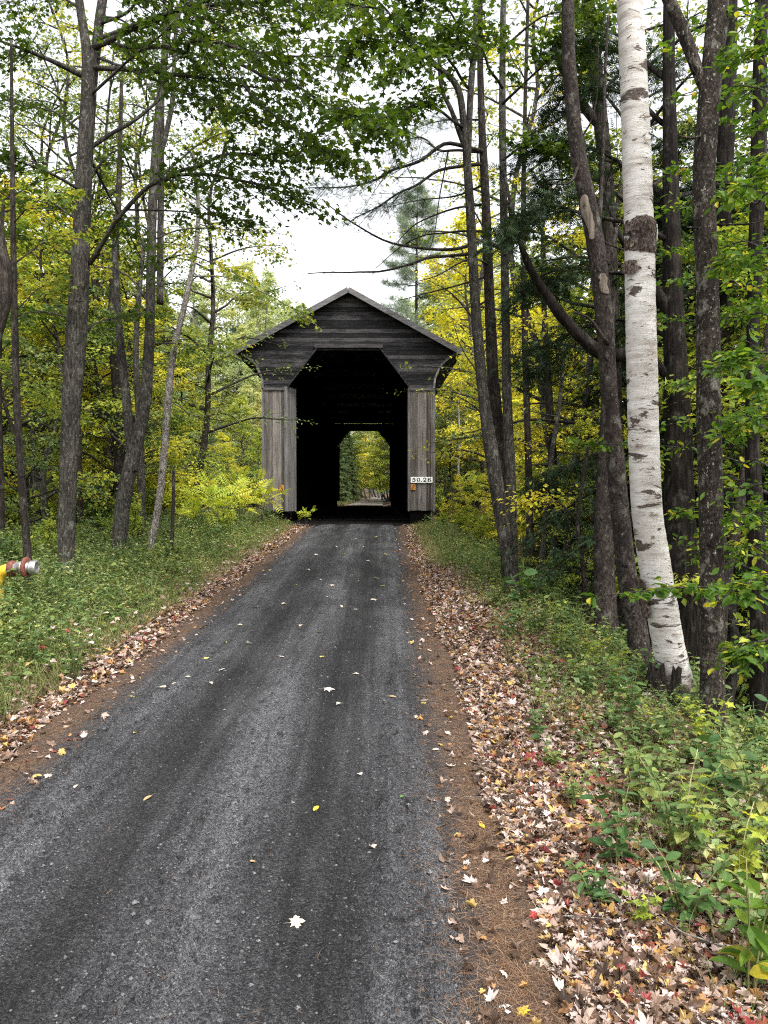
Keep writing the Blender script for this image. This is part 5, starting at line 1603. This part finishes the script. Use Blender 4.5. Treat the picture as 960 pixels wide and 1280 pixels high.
# plants on the right verge, nearest first
for key, px, py, s, lab in [
    ('hazel', 935, 1245, 1.0, 'tall bright green broad leaved seedling nearest the camera on the verge'),
    ('seedY', 795, 1160, .55, 'tiny lime seedling alone among leaves below the dark green seedlings'),
    ('seedA', 770, 1085, .95, 'dark green seedling growing out of pale leaf litter beside short grass'),
    ('bram', 745, 1130, 1.0, 'low dark green bramble right above a grass tuft in the litter'),
    ('seedC', 850, 1075, 1.0, 'bushy green plant in the middle of the verge'),
    ('seedC', 800, 1010, .85, 'bushy green plant just above the dark green seedling'),
    ('seedY', 920, 1110, 1.05, 'yellowing seedling beside the bushy green plants'),
    ('bigleaf', 900, 1010, 1.0, 'large leaved green seedling below the lichen flecked trunk'),
    ('seedC', 950, 1040, 1.1, 'tall bushy green plant at the outer edge of the verge'),
    ('seedA', 672, 930, .75, 'small green seedling standing alone in the leaf litter band'),
    ('seedB', 690, 960, .6, 'low lobed seedling in the leaf litter below the lone seedling'),
    ('seedA', 790, 900, .9, 'green seedling in front of the white birch base'),
    ('seedB', 830, 930, 1.0, 'lobed green seedling between birch and lichen flecked trunk'),
    ('seedY', 880, 930, 1.1, 'yellowing seedling at the foot of the lichen flecked trunk'),
    ('bigleaf', 808, 862, .8, 'large leaved seedling touching the birch base'),
    ('seedC', 735, 865, .7, 'bushy plant in front of the brown leaning tree'),
    ('bigleaf', 655, 765, 1.5, 'large glossy leaved plant at the foot of the three trunk clump'),
    ('seedB', 618, 760, 1.2, 'lobed seedling beside the three trunk clump on the road side'),
    ('seedC', 700, 800, 1.0, 'bushy plant between the three trunk clump and the brown leaning tree'),
    ('seedA', 640, 800, 1.1, 'dark green seedling below the three trunk clump'),
    ('bram', 860, 1150, 1.3, 'low bramble between the bushy plants and the hazel seedling'),
    ('seedA', 945, 950, 1.2, 'dark green seedling beyond the lichen flecked trunk'),
    ('seedC', 720, 1010, .5, 'small bushy plant at the inner edge of the green patch')]:
    put(key, px, py, None, s * 1.22, lab)
for i in range(120):
    y = 3.2 + 12 * rng.random() ** 1.2
    x = .4 + rng.uniform(1.35, 3.2) + .02 * y
    k = ['seedA', 'seedB', 'seedC', 'seedY', 'bram', 'bram'][i % 6]
    place(S_[k], USED, (x, y, gz(x, y)), rng.uniform(0, 6.28), rng.uniform(.6, 1.2), 'small wild plant in the leaf litter of the birch side verge', 'small plants on the birch side verge')
for px, py, s, lab in [(40, 835, 1.1, 'pale aster plant in seed furthest toward the edge of the grass'), (95, 850, 1.0, 'whitish aster plant near the leaf band'), (150, 770, .9, 'aster plant in the weeds below the knotted trunk')]:
    put('aster', px, py, None, s, lab)
for i in range(110):
    y = 6 + 22 * rng.random() ** .9
    x = -2.6 - rng.uniform(1.0, 6.5)
    k = ['seedC', 'seedC', 'seedA', 'aster', 'seedY', 'bigleaf'][i % 6]
    place(S_[k], USED, (x, y, gz(x, y)), rng.uniform(0, 6.28), rng.uniform(.8, 1.5) * sst(.8, 2.2, -2.6 - x) + .25, 'weedy plant in the green verge on the hydrant side', 'weeds on the hydrant side verge')

# ================================================================== STUFF: grass, weeds, leaf litter, needles, road stones
BLADE = (np.array([(0, .02, 0), (0, -.02, 0), (.5, .017, .06), (.5, -.017, .06), (1, 0, .28)], float), [(0, 1, 3), (0, 3, 2), (2, 3, 4)])
def on_ground(x, y):
    z = np.where(outside_road(x) < -.03, np.maximum(gz(x, y), np.where(y < 29.5, road_z(x, np.clip(y, .6, 29.5)), -9)), gz(x, y))
    return np.stack([x, y, z], -1)
rng = np.random.default_rng(99)
def ydist(n, a, b, p=1.0):
    """denser close to the camera"""
    u = rng.random(n)
    return a * (b / a) ** u if p == 1 else a + (b - a) * u
def stuff(name, lv, tmpl, m, label):
    return tag(link(name, lv.geo(tmpl), m, smooth=False), label, None, None, 'stuff')

gr = Leaves()
def grass(n, xf, ya, yb, h, bunch=.0):
    y = ydist(n, ya, yb)
    x = xf(y, n)
    if bunch:
        k = fbm(xy0(x, y, 1.3), 2, 61) > rng.uniform(-.6, bunch, n)
        x, y = x[k], y[k]
    P = on_ground(x, y)
    D = np.stack([rng.normal(size=len(x)) * .35, rng.normal(size=len(x)) * .35, np.ones(len(x))], -1)
    gr.add(P - np.array([0, 0, .01]), D, rng.normal(size=P.shape) * np.array([1, 1, .1]), h * rng.uniform(.45, 1.2, len(x)) * sst(.3, 1.0, outside_road(x)) + .02)
grass(42000, lambda y, n: -2.6 - .55 - np.abs(rng.normal(size=n)) * 1.6 - .25 * rng.random(n), 4.5, 29, .16)
grass(9000, lambda y, n: -2.6 - rng.uniform(1.2, 7, n), 6, 30, .34)
grass(12000, lambda y, n: .4 + 1.0 + np.abs(rng.normal(size=n)) * 1.1, 3, 29, .13, .35)
grass(9000, lambda y, n: .4 + .45 + np.abs(rng.normal(size=n)) * .9, 17, 29.3, .22)
grass(5000, lambda y, n: np.where(rng.random(n) < .5, -3.8 - np.abs(rng.normal(size=n)) * 1.5, .3 + np.abs(rng.normal(size=n)) * 1.5), 69.5, 95, .35)
stuff('grass', gr, BLADE, M['grass'], 'short green and straw coloured grass along both verges of the gravel road')

def weed_field(lv, x, y, h, k, ls, wood=None):
    n = len(x)
    B = on_ground(x, y)
    lean = rng.normal(size=(n, 2)) * .3 * h[:, None]
    f = (np.arange(k)[None] + rng.random((n, k))) / k * .8 + .2
    P = B[:, None] + np.concatenate([lean[:, None] * (f ** 1.5)[..., None], (h[:, None] * f)[..., None]], -1)
    az = np.arange(k)[None] * 2.4 + rng.uniform(0, 6.28, (n, 1)) + rng.normal(size=(n, k)) * .4
    D = np.stack([np.cos(az), np.sin(az), .15 + rng.normal(size=(n, k)) * .3], -1)
    N = np.array([0, 0, 1.]) + rng.normal(size=D.shape) * .35
    lv.add(P.reshape(-1, 3), D.reshape(-1, 3), N.reshape(-1, 3), (ls * rng.uniform(.55, 1.1, (n, k)) * rng.uniform(.65, 1.5, (n, 1))).ravel())
    if wood is not None:
        s = np.array([0, .5, 1.0])
        TP = B[:, None] + np.concatenate([lean[:, None] * (s ** 1.5)[None, :, None], (h[:, None] * s[None])[..., None]], -1)
        tubes(wood, TP, np.full((n, 3), .0016))
wl, wg = Leaves(), Geo()
n = 7000; y = ydist(n, 5.5, 30); x = -2.6 - .75 - rng.gamma(2.0, 1.5, n)
weed_field(wl, x, y, rng.uniform(.15, .75, n) * sst(.6, 2.6, -2.6 - x) + .05, 10, .075, wg)
n = 1700; y = ydist(n, 3.2, 20); x = .4 + 1.0 + rng.gamma(2.2, .75, n)
weed_field(wl, x, y, rng.uniform(.05, .26, n), 7, .06, wg)
n = 800; y = ydist(n, 14, 30); x = .4 + .9 + rng.gamma(2.0, .9, n)
weed_field(wl, x, y, rng.uniform(.15, .5, n), 8, .085, wg)
n = 2200; y = rng.uniform(12, 31, n); x = rng.uniform(-16, -6, n)
weed_field(wl, x, y, rng.uniform(.2, .7, n), 8, .10, wg)
n = 1500; y = rng.uniform(5, 26, n); x = rng.uniform(2.8, 8, n)
weed_field(wl, x, y, rng.uniform(.08, .4, n), 7, .08, wg)
w2 = Leaves()
n = 4200; y = ydist(n, 5.5, 30); x = -2.6 - .9 - rng.gamma(2.0, 1.6, n)
weed_field(w2, x, y, rng.uniform(.15, .85, n) * sst(.6, 2.8, -2.6 - x) + .05, 11, .055, wg)
n = 900; y = ydist(n, 3.2, 28); x = .4 + 1.0 + rng.gamma(2.2, .8, n)
weed_field(w2, x, y, rng.uniform(.06, .34, n), 8, .055, wg)
stuff('undergrowth', w2, KITE, M['paleweed'], 'pale yellowing small leaved weeds mixed into the green verge plants')
wo = stuff('ground_cover', wl, OVAL, M['weed'], 'mixed low green weeds covering the forest floor beside the road')
tag(link('weed_stalks', wg, M['grass']), 'thin stalks of the low weeds beside the road', None, None, 'stuff')

# leaf litter, two curled shapes and a flat one in one carpet
lit = Leaves()
def litter(n, x, y, s, lay=.0):
    P = on_ground(x, y)
    P[:, 2] += rng.uniform(.004, .03, len(x)) + lay
    az = rng.uniform(0, 6.28, len(x))
    D = np.stack([np.cos(az), np.sin(az), rng.normal(size=len(x)) * .28], -1)
    N = np.stack([rng.normal(size=len(x)) * .38, rng.normal(size=len(x)) * .38, np.where(rng.random(len(x)) < .5, 1., -1.)], -1)
    lit.add(P, D, N, s * rng.uniform(.35, 1.2, len(x)))
n = 42000; y = ydist(n, 2.2, 29.3); d = .37 + .12 * fbm(xy0(y * 0, y, .9), 2, 71) + np.abs(rng.normal(size=n)) * .62 * np.interp(y, [2, 5, 10, 29], [.85, .75, 1.0, .75])
litter(n, .4 + d - .04, y, .068)
n = 9000; y = ydist(n, 4, 29.3); d = .36 + .1 * fbm(xy0(y * 0 + 9, y, .9), 2, 72) + np.abs(rng.normal(size=n)) * .28
litter(n, -2.6 - d, y, .075)
n = 6000; y = ydist(n, 2.5, 26); litter(n, .4 + rng.uniform(.6, 6, n), y, .08)
n = 5500; y = ydist(n, 4.5, 29); litter(n, -2.6 - rng.uniform(.5, 6, n), y, .075, rng.uniform(.0, .32, n) ** 1.5)
n = 1100; y = ydist(n, 2.6, 29); litter(n, np.where(rng.random(n) < .5, .42 + rng.uniform(-.1, .3, n), -2.62 - rng.uniform(-.1, .3, n)), y, .06)
n = 1500; y = rng.uniform(69, 100, n); litter(n, np.where(rng.random(n) < .5, -.3 + rng.uniform(0, 2, n), -3.4 - rng.uniform(0, 2, n)), y, .12)
tot = lit.count()
pk = rng.random(tot)
g = Geo()
lit.geo(CURL, g, pk < .46)
lit.geo(MAPLE, g, (pk >= .46) & (pk < .60))
lit.geo(DROOP, g, (pk >= .60) & (pk < .85))
lit.geo(OVAL, g, pk >= .85)
tag(link('leaf_litter', g, M['litter'], smooth=False), 'pinkish, tan and red fallen leaves carpeting both edges of the road', None, None, 'stuff')

# dry pine needles along the road edges
nd = Leaves()
NEEDLE = (np.array([(0, .009, 0), (0, -.009, 0), (.5, .008, .04), (.5, -.008, .04), (1, 0, 0)], float), [(0, 1, 3), (0, 3, 2), (2, 3, 4)])
def needle(n, x, y, s):
    P = on_ground(x, y)
    P[:, 2] += rng.uniform(.003, .014, n)
    az = rng.uniform(0, 6.28, n)
    nd.add(P, np.stack([np.cos(az), np.sin(az), rng.normal(size=n) * .08], -1), np.array([0, 0, 1.]) + rng.normal(size=P.shape) * .15, s * rng.uniform(.6, 1.2, n))
n = 26000; y = ydist(n, 2.2, 22); needle(n, .4 + .17 + rng.normal(size=n) * .15 + .05 * fbm(xy0(y * 0, y, 1.2), 2, 73), y, .085)
n = 14000; y = ydist(n, 4, 24); needle(n, -2.6 - .15 + rng.normal(size=n) * .15, y, .085)
n = 420; y = ydist(n, 2.2, 16); needle(n, rng.uniform(-2.6, .5, n), y, .075)
stuff('pine_needles', nd, NEEDLE, M['needles'], 'rust brown dry pine needles along both edges of the gravel')

tw = Geo()
n = 260
y = ydist(n, 2.6, 22); x = np.where(rng.random(n) < .75, .4 + rng.uniform(.3, 4.5, n), -2.6 - rng.uniform(.3, 4, n))
P = on_ground(x, y) + np.array([0, 0, .025])
az = rng.uniform(0, 6.28, n)
Lt = rng.uniform(.12, .55, n)
dv = np.stack([np.cos(az), np.sin(az), rng.normal(size=n) * .12], -1) * Lt[:, None]
bend = rng.normal(size=(n, 3)) * .06 * Lt[:, None] * np.array([1, 1, .3])
tubes(tw, np.stack([P, P + dv * .5 + bend, P + dv], 1), (rng.uniform(.002, .006, n))[:, None] * np.array([1, .8, .4])[None], 4)
tag(link('fallen_twigs', tw, M['bark_pale']), 'dry grey twigs lying among the leaf litter on both verges', None, None, 'stuff')

# loose stones of the road
st = Geo()
n = 9000
y = ydist(n, 1.9, 14); x = -1.1 + rng.uniform(-1.5, 1.5, n)
tk = np.exp(-((x + 1.55) / .28) ** 2) + np.exp(-((x + .4) / .27) ** 2)
kp = rng.random(n) > tk * .8
x, y = x[kp], y[kp]
P = on_ground(x, y)
n = len(x)
O = np.array([(1, 0, 0), (-1, 0, 0), (0, 1, 0), (0, -1, 0), (0, 0, 1), (0, 0, -.6)], float)
V = P[:, None] + O[None] * rng.uniform(.6, 1.3, (n, 6, 1)) * (rng.gamma(2.0, .0022, n) + .0012)[:, None, None] * np.array([1, 1, .75])
T = np.array([(0, 2, 4), (2, 1, 4), (1, 3, 4), (3, 0, 4), (2, 0, 5), (1, 2, 5), (3, 1, 5), (0, 3, 5)])
st.add(V.reshape(-1, 3), None, (T[None] + (np.arange(n) * 6)[:, None, None]).reshape(-1, 3))
tag(link('road_gravel', st, M['stone'], smooth=False), 'loose dark grey stones scattered over the gravel road', None, None, 'stuff')

# ================================================================== SINGLE FALLEN LEAVES ON THE ROAD
def leaf_proto(tmpl, m, thick=.0):
    g = Geo()
    V, T = tmpl
    V = V.copy()
    V[:, 0] -= .45
    g.add(V, None, T)
    sv = np.array([(-.45, .012, 0), (-.45, -.012, 0), (-.85, .008, .05), (-.85, -.008, .05)], float)
    g.add(sv, [(0, 1, 3, 2)])
    me = g.mesh('fallen_leaf', (0, 0, 0), False)
    me.materials.append(m)
    return me
LM = {}
def road_leaf(px, py, w, col, shape, label, group=None):
    p = ground_hit(px, py)
    k = (col, shape)
    if k not in LM:
        LM[k] = leaf_proto({'maple': MAPLE, 'curl': CURL, 'droop': DROOP, 'oval': OVAL}[shape], M['leaf_' + col])
    o = bpy.data.objects.new('fallen_leaf', LM[k])
    COL.objects.link(o)
    z = on_ground(np.array([p[0]]), np.array([p[1]]))[0, 2]
    s = w / pxm(p[1]) * .95
    o.location = (p[0], p[1], z + .006 + s * .06)
    o.rotation_euler = (rng.normal() * .15, rng.normal() * .15, rng.uniform(0, 6.28))
    o.scale = (s, s, s * rng.uniform(.6, 1))
    tag(o, label, 'leaf', group)
for px, py, w, c, s, lab in [
    (371, 1185, 21, 'pale', 'maple', 'largest pale maple leaf lying on the road nearest the camera'),
    (411, 881, 15, 'white', 'maple', 'whitish maple leaf on mid road above a smaller whitish one'),
    (424, 899, 11, 'white', 'curl', 'small whitish curled leaf just below the whitish maple leaf'),
    (395, 1035, 13, 'gold', 'oval', 'bright yellow leaf lying alone on the dark wheel track'),
    (466, 1087, 14, 'pale', 'curl', 'pale curled leaf on the road beside the rough gravel ridge'),
    (315, 1109, 12, 'tan', 'oval', 'small tan leaf on the loose gravel between the tracks'),
    (490, 895, 11, 'tan', 'oval', 'tan oval leaf near the needle covered road edge'),
    (450, 994, 10, 'white', 'curl', 'tiny white curled leaf above the yellow leaf'),
    (311, 820, 9, 'white', 'curl', 'small white leaf on the dark track toward the hydrant side'),
    (399, 804, 9, 'gold', 'oval', 'small golden leaf far along the middle of the road'),
    (169, 938, 11, 'lemon', 'oval', 'lemon leaf on gravel below the needle strip on hydrant side'),
    (203, 876, 15, 'pale', 'oval', 'long pale leaf at the road edge on hydrant side'),
    (166, 887, 10, 'lemon', 'maple', 'lemon leaf on the brown needle strip of the hydrant side'),
    (185, 1021, 14, 'tan', 'oval', 'narrow straw coloured leaf on the loose gravel, hydrant side'),
    (608, 1080, 13, 'white', 'curl', 'white curled leaf beside another on the brown needles'),
    (583, 1083, 12, 'white', 'curl', 'white crumpled leaf at the inner side of the brown needles'),
    (631, 1261, 19, 'white', 'droop', 'white folded leaf touching an orange yellow leaf at the bottom edge'),
    (653, 1268, 20, 'gold', 'maple', 'orange yellow leaf beside a white folded leaf at the bottom edge'),
    (602, 1034, 13, 'gold', 'oval', 'golden oval leaf in the brown needle strip'),
    (669, 1148, 16, 'red', 'droop', 'small red leaf at the inner edge of the pale leaf band'),
    (838, 1219, 26, 'red', 'maple', 'vivid red maple leaf among tan leaves on the verge'),
    (846, 1208, 18, 'orange', 'maple', 'orange leaf touching the vivid red maple leaf'),
    (712, 1246, 22, 'orange', 'maple', 'orange brown leaf low in the pale leaf band'),
    (682, 1205, 24, 'pale', 'droop', 'pale folded leaf at the inner edge of the leaf band near the bottom'),
    (674, 1143, 26, 'white', 'droop', 'whitish folded leaf right beside the small red leaf'),
    (694, 1215, 20, 'pale', 'maple', 'pale flat leaf low in the leaf band near the orange brown leaf'),
    (501, 1029, 10, 'green', 'oval', 'small green leaf lying on the rough gravel near the needle strip')]:
    road_leaf(px, py, w, c, s, lab)
for px, py, w in [(219, 871, 9), (235, 866, 9), (277, 853, 9), (264, 872, 9), (282, 818, 8), (258, 838, 8), (300, 795, 7), (320, 770, 8), (355, 765, 7), (370, 740, 6), (400, 735, 6), (410, 758, 7), (415, 742, 6), (440, 727, 6), (447, 735, 6), (467, 760, 9), (471, 732, 8), (427, 770, 7), (402, 838, 8), (460, 708, 6), (455, 690, 5), (430, 700, 6), (385, 720, 6), (395, 700, 5), (445, 680, 5), (420, 690, 5), (438, 668, 5), (470, 676, 5), (445, 858, 8), (520, 905, 9), (545, 938, 10), (530, 880, 8), (560, 1000, 9), (95, 1010, 12), (60, 985, 11), (376, 795, 7), (352, 838, 8), (445, 772, 6), (482, 700, 6), (478, 742, 6)]:
    road_leaf(px, py, w, ['pale', 'white', 'lemon', 'pale'][int(px) % 4], ['curl', 'maple', 'oval'][int(py) % 3], 'small pale fallen leaf scattered on the dark gravel road', 'small pale leaves on the road')

# ================================================================== SKY, SUN, CAMERA
SUN_EL, SUN_AZ = 58, 150
w = bpy.data.worlds.new('World')
sc.world = w
w.use_nodes = True
nt = w.node_tree
nt.nodes.clear()
sky = nt.nodes.new('ShaderNodeTexSky')
sky.sky_type = 'NISHITA'
sky.sun_disc = False
sky.sun_elevation = R(SUN_EL)
sky.sun_rotation = R(SUN_AZ)
sky.air_density = 1.0
sky.dust_density = 4.0
sky.ozone_density = 1.0
hs = nt.nodes.new('ShaderNodeHueSaturation')
hs.inputs['Saturation'].default_value = .14
hs.inputs['Value'].default_value = 1.35
bg = nt.nodes.new('ShaderNodeBackground')
bg.inputs['Strength'].default_value = .13
wo_ = nt.nodes.new('ShaderNodeOutputWorld')
nt.links.new(sky.outputs[0], hs.inputs['Color'])
nt.links.new(hs.outputs[0], bg.inputs['Color'])
nt.links.new(bg.outputs[0], wo_.inputs['Surface'])
sl = bpy.data.lights.new('sun', 'SUN')
sl.energy = 1.2
sl.angle = R(14)
sl.color = (1, .96, .9)
so = bpy.data.objects.new('sun', sl)
COL.objects.link(so)
az = R(SUN_AZ)
sd = Vector((math.sin(az) * math.cos(R(SUN_EL)), math.cos(az) * math.cos(R(SUN_EL)), math.sin(R(SUN_EL))))
so.rotation_euler = (-sd).to_track_quat('-Z', 'Y').to_euler()

cd = bpy.data.cameras.new('camera')
cd.sensor_fit = 'VERTICAL'
cd.sensor_height = 36
cd.lens = F / 1280 * 36
cd.clip_end = 2000
co = bpy.data.objects.new('camera', cd)
COL.objects.link(co)
co.location = CAM
co.rotation_euler = (R(90) - PITCH, 0, 0)
sc.camera = co
sc.view_settings.view_transform = 'Standard'
sc.view_settings.look = 'None'
sc.view_settings.exposure = 1.38
sc.view_settings.gamma = 1
sc.cycles.use_denoising = False
sc.cycles.filter_width = 1.15
sc.cycles.max_bounces = 6
sc.cycles.diffuse_bounces = 3
sc.cycles.transmission_bounces = 3
sc.cycles.glossy_bounces = 2
sc.cycles.caustics_reflective = False
sc.cycles.caustics_refractive = False
